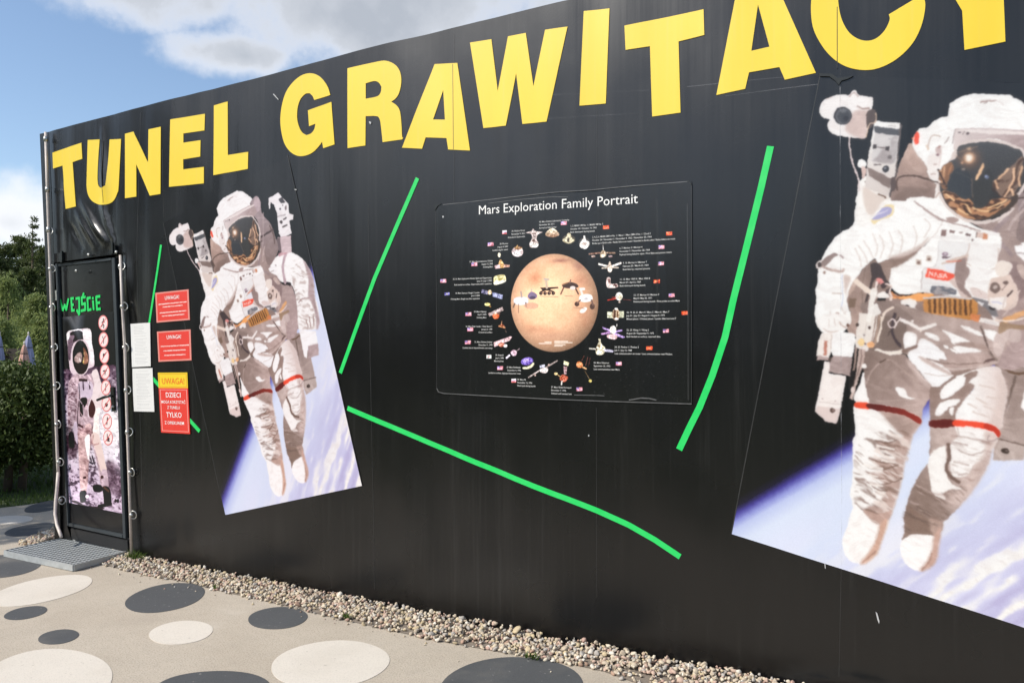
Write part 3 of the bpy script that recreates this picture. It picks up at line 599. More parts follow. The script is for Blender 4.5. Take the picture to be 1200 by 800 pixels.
    C.fill([(500, 150), (560, 60), (640, 50), (700, 150), (720, 300), (650, 345), (560, 300), (480, 240)], (58, 60, 64)); C.fill([(730, 160), (800, 130), (860, 60), (900, 120), (900, 240), (850, 390), (780, 430), (720, 380)], (60, 58, 56)); C.line([(705, 160), (715, 330)], 8, (150, 120, 98), alpha=.6)
    C.fill([(812, 10), (828, 40), (770, 150), (738, 160), (770, 80)], (230, 184, 142)); C.ell((845, 135), 24, 22, (110, 118, 146)); C.ell((840, 132), 10, 9, (176, 186, 214)); C.ell((628, 65), 18, 12, (170, 150, 136), soft=.4); C.line([(560, 90), (640, 120), (720, 160)], 6, (100, 92, 86), alpha=.6)
    Z('H1'); C.ell((685, 722), 88, 84, (150, 104, 76), alpha=.75, soft=4); C.ell((684, 718), 50, 48, (240, 190, 150), alpha=.95, soft=1.6); C.ell((683, 716), 32, 32, (255, 250, 240), soft=.7); C.ell((685, 632), 24, 12, (240, 200, 160), soft=.8); C.line([(580, 665), (680, 636), (760, 610)], 8, (170, 130, 100), alpha=.7, soft=.8); C.line([(560, 700), (640, 760)], 8, (180, 130, 95), alpha=.5, soft=.8); C.ell((615, 765), 12, 10, (230, 170, 130), soft=.6)
    Z('H2'); C.line([(10, 260), (5, 190), (30, 140), (120, 122), (230, 140), (330, 170), (400, 195), (470, 215)], 17, (92, 72, 64)); C.ell((405, 185), 10, 14, (240, 220, 210)); C.line([(370, 330), (400, 290), (440, 280)], 7, (160, 124, 104))
    Z('H2'); C.line([(180, 375), (330, 490), (430, 545), (560, 575), (650, 600), (740, 640)], 9, (170, 142, 134)); C.fill([(470, 525), (520, 510), (580, 530), (570, 555), (500, 560)], (176, 148, 138))
    # --- chest pack
    Z('H3'); C.sh([(400, -30), (690, -10), (690, 60), (660, 190), (560, 290), (548, 400), (562, 480), (330, 470), (232, 440), (255, 240), (375, 200)], (238, 235, 234)); C.line([(400, -20), (372, 200), (250, 245), (232, 440)], 5, (206, 196, 194)); C.line([(245, 260), (235, 420)], 7, (150, 125, 118), alpha=.6)
    C.fill([(425, 185), (540, 140), (690, 100), (690, 130), (560, 175), (440, 195)], (206, 178, 162)); C.fill([(560, 175), (665, 130), (660, 200), (690, 260), (660, 340), (640, 400), (710, 505), (640, 500), (580, 420), (550, 330)], (150, 124, 116)); C.fill([(500, 350), (545, 300), (580, 420), (700, 520), (640, 530), (560, 420)], (214, 188, 178))
    C.sh([(292, 232), (425, 252), (548, 288), (540, 322), (482, 352), (270, 316)], (236, 84, 62))
    for s_ in (((305, 308), (312, 262), (338, 300), (345, 268)), ((352, 312), (372, 274), (388, 316)), ((434, 287), (410, 283), (406, 296), (428, 304), (424, 318), (398, 313)), ((438, 320), (456, 286), (470, 322))): C.line(s_, 9, (252, 236, 232), curve=False)
    C.ell((460, 100), 30, 20, (150, 122, 138)); C.ell((462, 98), 15, 9, (206, 190, 200)); C.fill([(430, 120), (500, 125), (525, 95), (500, 135), (440, 140)], (106, 84, 92)); C.line([(470, 165), (550, 170), (610, 160)], 6, (220, 90, 72)); C.sh([(440, 190), (555, 180), (550, 275), (470, 255)], (232, 232, 238))
    C.sh([(185, 150), (235, 155), (232, 205), (182, 200)], (206, 184, 168)); C.ell((208, 180), 15, 14, (130, 98, 86)); C.sh([(280, 112), (330, 120), (326, 168), (278, 160)], (206, 184, 168)); C.ell((304, 145), 15, 14, (130, 98, 86))
    C.fill([(345, 398), (450, 405), (545, 425), (565, 470), (520, 480), (325, 465)], (112, 112, 120)); C.cloth([(345, 398), (545, 425), (565, 470), (325, 465)], .6, 14, 8, .1, 51, dark=(190, 176, 170))
    C.sh([(690, -10), (972, 5), (960, 60), (912, 240), (668, 192)], (244, 240, 238)); C.line([(690, 0), (668, 192), (912, 240), (960, 50)], 7, (206, 178, 166)); C.sh([(690, 208), (908, 246), (880, 350), (862, 450), (880, 532), (700, 485), (660, 380), (680, 320)], (246, 242, 240)); C.fill([(700, 410), (800, 440), (860, 480), (850, 520), (720, 490)], (226, 206, 200), soft=.6); C.line([(700, 420), (760, 430), (800, 480)], 7, (196, 168, 156))
    C.fill([(880, 350), (930, 320), (1050, 290), (1090, 340), (1140, 450), (1135, 560), (1070, 620), (980, 620), (870, 570), (860, 470)], (224, 198, 184)); C.fill([(925, 270), (935, 190), (980, 160), (1080, 190), (1060, 280), (980, 310)], (238, 224, 214)); C.ell((925, 415), 50, 52, (122, 98, 88)); C.ell((930, 410), 22, 20, (196, 176, 166)); C.ell((1028, 370), 26, 18, (110, 86, 78)); C.line([(990, 440), (1040, 380)], 9, (130, 104, 94)); C.line([(1040, 495), (1090, 445)], 14, (80, 64, 62)); C.sh([(870, 510), (1030, 495), (1030, 600), (960, 630), (880, 580)], (242, 234, 230)); C.line([(900, 545), (990, 560)], 16, (206, 202, 220)); C.line([(1000, 600), (1020, 500)], 6, (190, 160, 150)); C.line([(1150, 440), (1100, 560), (1000, 680)], 12, (214, 190, 178))
    C.sh([(700, 498), (868, 540), (860, 575), (930, 610), (960, 690), (800, 665), (690, 560)], (120, 116, 120)); C.sh([(760, 540), (820, 560), (800, 600), (765, 585)], (228, 224, 226)); C.sh([(865, 590), (930, 605), (920, 630), (870, 612)], (60, 52, 54))
    C.sh([(1110, 20), (1260, 10), ('S2', [(690, 140)]), (1230, 190), (1120, 92)], (250, 248, 248)); C.line([(1110, 88), (1210, 96)], 8, (120, 98, 92)); C.fill([(1130, 200), (1200, 210), (1240, 330), (1180, 330), (1140, 260)], (196, 170, 158))
    C.sh([(420, -95 + 10), (690, -60), (690, -30), (405, -50)], (240, 236, 234)); Z('H2'); C.sh([(428, 628), (470, 636), (462, 695), (418, 688)], (140, 108, 100)); C.sh([(500, 630), (555, 642), (540, 668), (498, 652)], (130, 100, 92)); C.sh([(655, 662), (700, 672), (690, 694), (648, 684)], (110, 84, 80)); C.ell((605, 662), 18, 8, (150, 128, 120)); C.ell((716, 725), 9, 12, (110, 90, 84)); C.sh([(752, 650), (862, 668), (850, 720), (745, 700)], (214, 184, 170)); C.sh([(815, 668), (858, 672), (848, 720), (808, 716)], (196, 128, 92)); C.line([(755, 650), (748, 700)], 8, (92, 72, 66)); C.sh([(868, 640), (972, 660), (968, 700), (870, 672)], (248, 244, 242))
    # --- belt and lower torso
    Z('H3'); C.fill([(-80, 470), (100, 500), (340, 470), (720, 540), (900, 690), (860, 830), (300, 760), (-60, 700)], (146, 120, 110))
    Z('H3'); C.fill([(0, 485), (90, 490), (200, 470), (340, 480), (420, 520), (600, 540), (700, 600), (700, 700), (560, 720), (300, 690), (230, 560), (100, 545), (0, 500)], (150, 122, 110)); C.fill([(-60, 505), (90, 492), (200, 468), (330, 470), (350, 490), (250, 540), (130, 530), (0, 515)], (236, 160, 92))
    C.sh([(255, 520), (330, 490), (700, 505), (760, 560), (770, 640), (700, 720), (400, 680), (260, 640)], (196, 134, 74)); 
    for k in range(9):
        x = 300+k*48; C.sh([(x, 510+k*2), (x+22, 512+k*2), (x+26, 650+k*4), (x+2, 645+k*4)], (84, 56, 40) if k % 2 else (122, 84, 52))
    C.line([(260, 515), (480, 500), (700, 520)], 20, (204, 196, 196)); C.fill([(40, 545), (120, 515), (190, 540), (160, 610), (90, 620)], (244, 238, 234)); C.ell((98, 592), 26, 20, (50, 42, 44)); C.fill([(150, 590), (200, 620), (250, 700), (230, 730), (180, 660)], (246, 240, 236)); C.sh([(700, 660), (790, 668), (760, 770), (690, 740)], (214, 132, 84)); C.sh([(790, 695), (975, 735), (950, 815), (760, 765)], (240, 232, 228)); C.line([(800, 765), (950, 812), (975, 740)], 8, (170, 110, 80)); C.line([(830, 730), (930, 755)], 12, (214, 206, 206)); C.line([(930, 715), (1060, 725), (1200, 700)], 16, (238, 216, 200))
    Z('H4'); C.fill([(-260, -160), (0, -200), (300, -110), (600, -60), (800, -20), (1000, 20), (1120, 0), (1150, 60), (1000, 260), (960, 350), (800, 420), (540, 480), (300, 330), (100, 290), (-20, 230), (-340, 230), (-320, 0)], (176, 148, 138), grad=((-200, 100), (140, 116, 104), (700, 200), (186, 160, 150)))
    C.fill([(-330, 20), (-200, -60), (-60, -140), (60, -100), (100, 60), (60, 240), (-60, 270), (-330, 240)], (126, 104, 93)); C.fill([(-330, -190), (-160, -230), (0, -180), (160, -60), (60, -40), (-120, -90), (-280, -80)], (138, 114, 104), soft=.6)
    Z('H6'); C.line([(870, -20), (840, 100), (855, 190), (915, 280)], 26, (74, 62, 66)); C.line([(800, 180), (850, 100), (900, 10)], 8, (80, 68, 66)); C.line([(806, 60), (850, 30), (880, 80), (830, 110), (806, 70)], 11, (240, 216, 212)); C.line([(860, 110), (915, 20)], 12, (244, 226, 220)); C.line([(930, 40), (1010, 70), (1100, 120), (1180, 100), (1240, 80)], 30, (246, 238, 234)); C.ell((1030, 45), 12, 12, (250, 240, 236)); C.ell((1105, 140), 12, 12, (246, 230, 220))
    Z('H4')
    for pl in ([(70, 100), (115, 66), (190, 98), (182, 190), (150, 215), (80, 232)], [(268, 74), (330, 80), (392, 108), (402, 152), (340, 135), (290, 112)], [(430, 48), (500, 70), (600, 115), (690, 160), (600, 170), (548, 192), (518, 165), (490, 110)], [(530, 212), (620, 205), (720, 222), (800, 250), (700, 262), (600, 272)], [(600, 8), (700, 30), (795, 82), (800, 108), (700, 75)], [(826, 48), (942, 70), (925, 152), (862, 130)], [(442, 190), (480, 200), (490, 225), (455, 215)], [(500, 220), (560, 250), (575, 270), (520, 250)]): C.fill(pl, (251, 248, 247))
    C.fill([(185, 205), (240, 130), (330, 170), (440, 258), (472, 330), (400, 330), (540, 470), (645, 482), (640, 570), (560, 640), (480, 700), (418, 690), (418, 600), (350, 606), (230, 452), (105, 290)], (249, 247, 248)); C.fill([(200, 300), (290, 320), (420, 400), (540, 472), (470, 460), (330, 390)], (204, 178, 168), soft=.5); C.line([(270, 455), (400, 480), (520, 470)], 9, (206, 186, 178), alpha=.8, soft=.4)
    C.fill([(470, 290), (560, 270), (720, 262), (870, 285), (890, 310), (958, 350), (860, 375), (760, 405), (640, 430), (540, 440), (430, 380), (300, 320), (420, 345), (480, 330)], (188, 160, 150)); C.line([(290, 318), (400, 352), (560, 368), (700, 368), (830, 355)], 12, (140, 114, 102), soft=.4); C.line([(430, 400), (560, 418), (760, 400), (940, 350)], 14, (214, 192, 182), alpha=.8, soft=.4); C.fill([(520, 440), (650, 430), (760, 402), (700, 440), (640, 470), (540, 476)], (150, 122, 110)); C.fill([(815, 360), (860, 325), (920, 320), (940, 335), (870, 345)], (104, 82, 80))
    C.line([(795, 20), (840, 150), (880, 270), (940, 330)], 22, (140, 116, 106)); C.line([(800, 40), (850, 190), (900, 285)], 8, (84, 68, 66)); C.fill([(545, 180), (650, 165), (760, 175), (850, 205), (880, 260), (780, 225), (640, 205)], (168, 140, 128), soft=.5)
    C.fill([(910, 210), (940, 80), (1080, 20), (1075, 120), (1030, 160), (1000, 250), (965, 300), (930, 280)], (208, 184, 176)); C.line([(920, 200), (960, 180), (1000, 200)], 10, (226, 208, 200), alpha=.8); C.fill([(1075, 40), (1160, 60), (1160, 150), (1120, 165), (1050, 150)], (196, 172, 164)); C.fill([(980, -20), (1070, -10), (1200, 10), (1200, 50), (1060, 40), (960, 90)], (150, 120, 90), alpha=.8)
    C.line([('H6', [(700, 322), (770, 345), (860, 345), (945, 330)])], 36, (246, 236, 226)); C.line([('H6', [(945, 330), (1000, 312), (1062, 285)])], 34, (132, 104, 92))
    # --- near thigh
    Z('Z7'); C.fill([(330, 150), (400, 142), (480, 165), (545, 160), (600, 215), (660, 290), (705, 340), (690, 395), (650, 460), (636, 540), (560, 500), (440, 458), (355, 430), (340, 330), (330, 230)], (158, 130, 118), grad=((350, 200), (136, 111, 100), (680, 420), (188, 160, 150)))
    C.fill([(560, 190), (600, 215), (660, 290), (700, 345), (660, 330), (600, 260)], (202, 176, 166), soft=.8); C.line([(345, 320), (370, 260), (430, 200), (470, 190)], 9, (172, 146, 134), soft=.4); C.line([(480, 190), (560, 260), (640, 340)], 10, (178, 152, 140), alpha=.7, soft=.8); C.line([(450, 190), (420, 205)], 7, (90, 72, 64)); C.line([(400, 415), (520, 408), (620, 400)], 4, (196, 172, 160), alpha=.7)
    C.fill([(332, 255), (340, 330), (352, 380), (358, 428), (288, 418), (280, 385), (310, 320)], (252, 248, 246)); C.fill([(503, 340), (548, 345), (572, 385), (610, 400), (570, 402), (525, 385)], (252, 249, 248))
    C.fill([(690, 345), (740, 335), (830, 268), (900, 240), (945, 245), (935, 330), (875, 410), (830, 480), (842, 530), (820, 610), (770, 660), (760, 720), (690, 720), (694, 600), (690, 480)], (152, 124, 112))
    C.fill([(828, 292), (880, 262), (935, 242), (1000, 228), (1062, 230), (1090, 290), (1106, 380), (1092, 480), (1085, 525), (1068, 565), (980, 545), (848, 525), (832, 480), (872, 410), (932, 330)], (250, 247, 246), grad=((900, 400), (252, 250, 249), (1100, 400), (226, 206, 200)))
    C.fill([(1050, 260), (1092, 300), (1108, 380), (1090, 500), (1066, 575), (1010, 550), (1045, 450), (1060, 340)], (218, 196, 188), soft=1.5); C.fill([(880, 270), (940, 248), (945, 275), (910, 300), (870, 345), (850, 330)], (150, 122, 110))
    for pl in ([(750, 352), (800, 305), (852, 284), (884, 286), (868, 330), (820, 375), (780, 398), (748, 398)], [(718, 488), (735, 435), (782, 410), (850, 404), (832, 432), (790, 450), (748, 490)], [(800, 450), (822, 445), (808, 490), (795, 475)]): C.fill(pl, (252, 249, 248))
    for a in (((960, 330), (1040, 345)), ((940, 400), (1000, 430)), ((1000, 390), (1060, 400)), ((920, 470), (1010, 500)), ((980, 440), (1050, 470)), ((900, 430), (940, 450))): C.line(a, 8, (216, 194, 184), alpha=.8, soft=.7)
    # --- legs
    Z('L1'); near = [(163, 60), (255, 62), (420, 90), (565, 155), (552, 215), (520, 262), (492, 350), (466, 430), (460, 500), (430, 610), (410, 680), (378, 760), (340, 860), (240, 860), (120, 830), (150, 700), (134, 620), (150, 520), (152, 400), (148, 290), (166, 250), (158, 140)]
    C.fill(near, (252, 249, 247)); C.fill([(300, 100), (420, 110), (565, 165), (552, 215), (520, 262), (492, 350), (466, 430), (460, 500), (430, 610), (410, 680), (378, 760), (340, 830), (250, 790), (225, 712), (300, 680), (335, 640), (352, 600), (330, 570), (240, 540), (330, 580), (335, 545), (230, 485), (335, 490), (290, 430), (250, 400), (410, 405), (350, 345), (290, 292), (400, 300), (458, 265), (430, 240), (370, 170)], (184, 154, 142), soft=.8)
    C.fill([(350, 150), (430, 145), (520, 190), (500, 250), (458, 262), (380, 190)], (164, 136, 124), soft=1.5)
    C.cloth([(260, 250), (500, 250), (460, 500), (400, 700), (330, 800), (180, 720), (160, 560), (170, 350)], .75, 45, 10, .22, 61, dark=(128, 98, 84)); C.cloth([(300, 280), (500, 280), (460, 500), (400, 700), (280, 720)], .8, 40, 9, .15, 62, dark=(238, 222, 214))
    for a in (((230, 480), (300, 520), (340, 525)), ((250, 400), (330, 425), (410, 430)), ((240, 545), (300, 590), (360, 600)), ((290, 290), (360, 305), (420, 290)), ((320, 340), (400, 350)), ((225, 712), (300, 745), (360, 740)), ((330, 560), (420, 540), (450, 520)), ((340, 470), (430, 440))): C.line(a, 9, (118, 88, 74), alpha=.75, soft=.5)
    for a in (((330, 415), (408, 425)), ((250, 500), (300, 512)), ((250, 560), (330, 570)), ((220, 440), (330, 465)), ((300, 320), (400, 345))): C.line(a, 12, (250, 242, 236), alpha=.9, soft=.5)
    C.fill([(168, 58), (255, 64), (262, 100), (168, 88)], (232, 78, 50)); C.fill([(250, 64), (420, 90), (500, 120), (565, 156), (560, 190), (500, 155), (420, 125), (258, 100)], (118, 36, 32), grad=((270, 80), (92, 34, 32), (560, 170), (150, 48, 40)))
    far = [(628, 165), (800, 165), (960, 185), (1050, 228), (1040, 272), (1000, 350), (975, 440), (920, 540), (850, 640), (780, 720), (700, 795), (590, 880), (470, 800), (475, 720), (500, 620), (560, 500), (615, 420), (630, 340), (622, 220)]
    C.fill(far, (168, 140, 128), grad=((560, 600), (140, 114, 102), (900, 500), (208, 184, 174))); C.fill([(800, 195), (960, 215), (1038, 268), (1000, 350), (960, 400), (900, 430), (850, 500), (790, 515), (752, 480), (745, 320), (792, 265), (775, 210)], (250, 246, 244)); C.fill([(960, 240), (1040, 270), (1000, 350), (975, 440), (920, 540), (850, 640), (780, 700), (740, 640), (850, 560), (880, 480), (960, 360)], (206, 180, 170), soft=1.5)
    C.fill([(690, 330), (720, 330), (722, 420), (728, 500), (760, 560), (825, 585), (740, 592), (705, 620), (715, 652), (640, 612), (620, 510), (610, 430), (632, 372)], (250, 246, 243)); C.line([(735, 315), (742, 400), (722, 450), (742, 500), (800, 545)], 20, (120, 92, 80), soft=.3)
    C.cloth([(760, 240), (1000, 300), (960, 440), (860, 560), (740, 640), (760, 480)], .6, 55, 11, .1, 63, dark=(160, 130, 118)); C.cloth([(560, 520), (640, 620), (850, 560), (760, 740), (600, 800), (480, 760)], .6, 60, 9, .35, 64, dark=(116, 90, 78)); C.cloth([(560, 520), (640, 620), (850, 560), (760, 740), (600, 800), (480, 760)], .5, 60, 8, .35, 66, dark=(206, 180, 170))
    for a in (((800, 350), (880, 380), (960, 350)), ((770, 420), (860, 440)), ((780, 260), (880, 280), (980, 300)), ((640, 610), (700, 625), (740, 600)), ((800, 500), (850, 490)), ((760, 300), (850, 320))): C.line(a, 8, (150, 120, 108), alpha=.7, soft=.6)
    C.line([(985, 260), (975, 285), (1010, 295), (1035, 275)], 5, (150, 130, 128)); C.line([(790, 215), (800, 260)], 5, (190, 166, 156))
    C.fill([(630, 168), (775, 165), (775, 206), (630, 210)], (98, 34, 32)); C.fill([(772, 168), (870, 172), (962, 186), (960, 220), (870, 206), (775, 204)], (234, 72, 46)); C.fill([(958, 186), (1010, 200), (1052, 232), (1046, 272), (1010, 240), (958, 220)], (196, 56, 40))
    # --- boots
    Z('L2'); C.fill([(205, 250), (260, 300), (330, 345), (405, 345), (375, 440), (335, 550), (295, 590), (240, 602), (180, 585), (142, 530), (135, 460), (165, 375), (195, 320)], (253, 250, 248)); C.fill([(255, 285), (340, 310), (425, 290), (400, 348), (345, 372), (300, 345)], (186, 152, 138), soft=.6); C.fill([(352, 372), (402, 340), (375, 440), (335, 550), (262, 603), (236, 600), (262, 565), (300, 515), (335, 445)], (206, 166, 146), soft=.8); C.line([(250, 595), (300, 555), (330, 530)], 8, (130, 92, 78), alpha=.6, soft=.5); C.line([(300, 340), (350, 375), (325, 450)], 4, (226, 206, 196))
    C.fill([(515, 250), (560, 290), (640, 335), (722, 358), (712, 420), (690, 480), (665, 440), (600, 428), (540, 432), (484, 465), (495, 420), (500, 320)], (138, 110, 96)); C.fill([(640, 335), (722, 355), (700, 440), (670, 440)], (176, 146, 132), soft=1); C.cloth([(515, 250), (720, 350), (700, 420), (500, 420)], .5, 60, 10, .25, 65, dark=(100, 78, 68))
    C.fill([(472, 510), (485, 465), (540, 432), (610, 430), (672, 442), (690, 480), (680, 560), (650, 620), (590, 646), (535, 628), (490, 580)], (253, 250, 249)); C.fill([(668, 445), (712, 385), (692, 560), (650, 625), (585, 646), (615, 600), (655, 535)], (196, 158, 142), soft=.8); C.line([(600, 640), (640, 590), (660, 540)], 8, (132, 94, 78), alpha=.5, soft=.5)
    # --- tools held at the side
    Z('H6'); C.sh([(540, -30), (700, -10), (690, 120), (655, 265), (560, 330), (495, 290), (500, 160)], (236, 226, 218)); C.line([(620, -20), (560, 300)], 6, (206, 190, 180)); C.line([(690, -10), (650, 260)], 9, (150, 120, 104)); C.line([(740, 10), (735, 110), (700, 240)], 16, (244, 226, 208)); C.line([(720, -40), (715, 40), (680, 260)], 22, (170, 140, 120), alpha=.8); C.ell((515, 82), 14, 16, (70, 56, 52)); C.ell((625, 107), 13, 15, (76, 60, 56)); C.ell((578, 175), 10, 12, (140, 125, 120))
    C.ell((552, 245), 34, 36, (240, 206, 150)); C.ell((640, 272), 34, 30, (228, 168, 118)); C.ell((592, 262), 12, 12, (120, 96, 90)); C.ell((590, 305), 30, 24, (244, 236, 232))
    C.sh([(530, 300), (590, 310), (575, 430), (520, 620), (470, 785), (440, 775), (470, 680), (500, 560), (515, 440)], (200, 172, 160)); C.line([(555, 310), (545, 440), (470, 690)], 8, (130, 104, 94)); C.line([(500, 300), (490, 470), (450, 560)], 20, (160, 132, 120)); C.ell((578, 470), 26, 24, (250, 244, 240)); C.ell((470, 690), 18, 26, (236, 214, 206)); C.line([(560, 500), (620, 505)], 8, (110, 86, 80)); C.sh([(455, 515), (500, 500), (480, 640), (440, 690), (425, 640)], (32, 28, 28))
    C.sh([(285, 138), (482, 162), (500, 225), (470, 384), (285, 372), (265, 320)], (251, 249, 248)); C.sh([(180, 158), (285, 148), (272, 315), (250, 392), (150, 372), (132, 382), (150, 232)], (247, 238, 232)); C.sh([(208, 230), (240, 232), (228, 372), (200, 366)], (186, 122, 104)); C.sh([(150, 370), (252, 390), (246, 416), (135, 411)], (186, 160, 154)); C.sh([(245, 392), (280, 380), (275, 460), (242, 456)], (84, 70, 66)); C.sh([(285, 370), (472, 386), (446, 562), (240, 522), (262, 440)], (172, 147, 141)); C.line([(275, 175), (268, 310)], 7, (206, 186, 178))
    C.fill([('H6', [(120, 40), (180, 0), (330, -20), (440, 0), (455, 60), (400, 110), (300, 150), (180, 150)])], (250, 246, 243)); C.line([(200, 120), (260, 150), (330, 140)], 8, (206, 180, 168), soft=.3); C.line([(350, 60), (370, 90), (410, 110)], 9, (170, 130, 112)); C.ell((425, 85), 12, 16, (110, 80, 70)); C.line([(300, 20), (310, 90)], 6, (214, 194, 186)); C.line([(250, 30), (255, 110)], 5, (220, 202, 194))
    Z('Z7'); C.sh([(120, 198), (150, 204), (142, 262), (238, 278), (205, 470), (184, 534), (128, 525), (68, 470)], (249, 240, 236)); C.sh([(68, 468), (84, 440), (208, 455), (184, 534), (128, 525)], (232, 212, 206)); C.line([(95, 418), (205, 432)], 4, (214, 196, 190)); C.ell((108, 400), 4, 4, (190, 165, 160)); C.ell((178, 415), 4, 4, (190, 165, 160)); C.ell((163, 464), 15, 14, (92, 72, 66)); C.ell((168, 462), 7, 7, (150, 120, 110))
    # --- tool post and knob
    Z('H5'); C.sh([(488, 380), (510, 375), (645, 475), (632, 525), (475, 405)], (242, 222, 206)); C.sh([(640, 480), (660, 455), (700, 455), (705, 500), (680, 570), (640, 780), (595, 775), (612, 670)], (244, 238, 232)); C.fill([(690, 400), (700, 365), (740, 368), (760, 400), (740, 420), (700, 425)], (226, 146, 140)); C.line([(695, 400), (690, 470)], 16, (244, 226, 218)); C.line([(720, 410), (705, 450)], 12, (120, 96, 88)); C.ell((760, 435), 26, 24, (70, 56, 58)); C.ell((805, 485), 22, 20, (86, 70, 70)); C.line([(780, 420), (830, 440), (820, 500), (840, 540)], 14, (240, 214, 204)); C.fill([(700, 520), (760, 490), (820, 540), (760, 552), (710, 552)], (248, 242, 238)); C.ell((830, 560), 16, 16, (244, 220, 206)); C.line([(840, 500), (860, 530), (900, 545)], 18, (196, 124, 76)); C.fill([(890, 525), (920, 515), (960, 522), (930, 535)], (70, 46, 34)); C.line([(850, 640), (780, 680), (750, 760)], 20, (236, 214, 196)); C.fill([(610, 690), (690, 600), (725, 660), (735, 700), (660, 720)], (248, 244, 240), alpha=.9)
    return C
def photographic(C, seed, soft=2., glow=.16, folds=13., tone=26.):
    """tones of a photograph instead of flat areas: soft edges, cloth folds in the whites, uneven shadows"""
    a = C.a; h_, w_ = a.shape[:2]; L0 = a.mean(2); sat = a[..., 0]-a[..., 2]
    gy, gx = np.mgrid[0:h_, 0:w_]; jx = (vnoise(gx/13., gy/13., seed+11)-.5)*3.4+(vnoise(gx/5., gy/5., seed+12)-.5)*2.4; jy = (vnoise(gx/13., gy/13., seed+13)-.5)*3.4+(vnoise(gx/5., gy/5., seed+14)-.5)*2.4
    a = a[np.clip(gy+jy, 0, h_-1).astype(int), np.clip(gx+jx, 0, w_-1).astype(int)]; L0 = a.mean(2); sat = a[..., 0]-a[..., 2]
    cloth_ = blur(((sat > -4) & (L0 > 90)).astype(np.float32), 2); a = blur(a, soft)*(1-glow)+blur(a, 9)*glow
    yy, xx = np.mgrid[0:h_, 0:w_].astype(np.float32); wx = (vnoise(xx/90, yy/90, seed)-.5)*70; wy = (vnoise(xx/90, yy/90, seed+1)-.5)*70
    f1 = vnoise((xx+wx+yy*.35)/46, (yy+wy-xx*.3)/15, seed+2); f2 = vnoise((xx+wy-yy*.4)/26, (yy+wx+xx*.25)/9, seed+3); f3 = vnoise(xx/7, yy/7, seed+4)
    f = np.clip((f1*.6+f2*.4-.45)/.35, 0, 1)*.8+(f3-.5)*.3
    big = vnoise(xx/55, yy/70, seed+6)*.6+vnoise(xx/18, yy/24, seed+7)*.4-.5
    L = a.mean(2); w1 = np.clip((L-205)/40, 0, 1)*cloth_; w2 = np.clip((L-100)/40, 0, 1)*np.clip((215-L)/30, 0, 1)*cloth_
    a = a-(w1*f*folds)[..., None]*np.array((.75, 1., 1.05))+(w2*(big*tone+(f-.4)*tone*.6))[..., None]*np.array((1., 1., 1.))
    g_ = a.mean(2, keepdims=True); k_ = (cloth_*np.clip((235-g_[..., 0])/40, 0, 1)*np.clip((60-np.abs(a[..., 0]-a[..., 2]))/25, 0, 1)*.26)[..., None]; a = a*(1-k_)+(g_+np.array((8, 1, 2)))*k_; a = a+(w2*11)[..., None]*np.array((1., .95, 1.))
    C.a = np.clip(a, 0, 255)
CA = paint_astronaut(); photographic(CA, 301)
im_astro = CA.image('spacewalk_print', 2, 2.5, 3)
M['astro_far'] = printed('spacewalk_print_far', im_astro, .74, .27, (1, .965, .99))
M['astro_near'] = printed('spacewalk_print_near', im_astro, .74, .27)
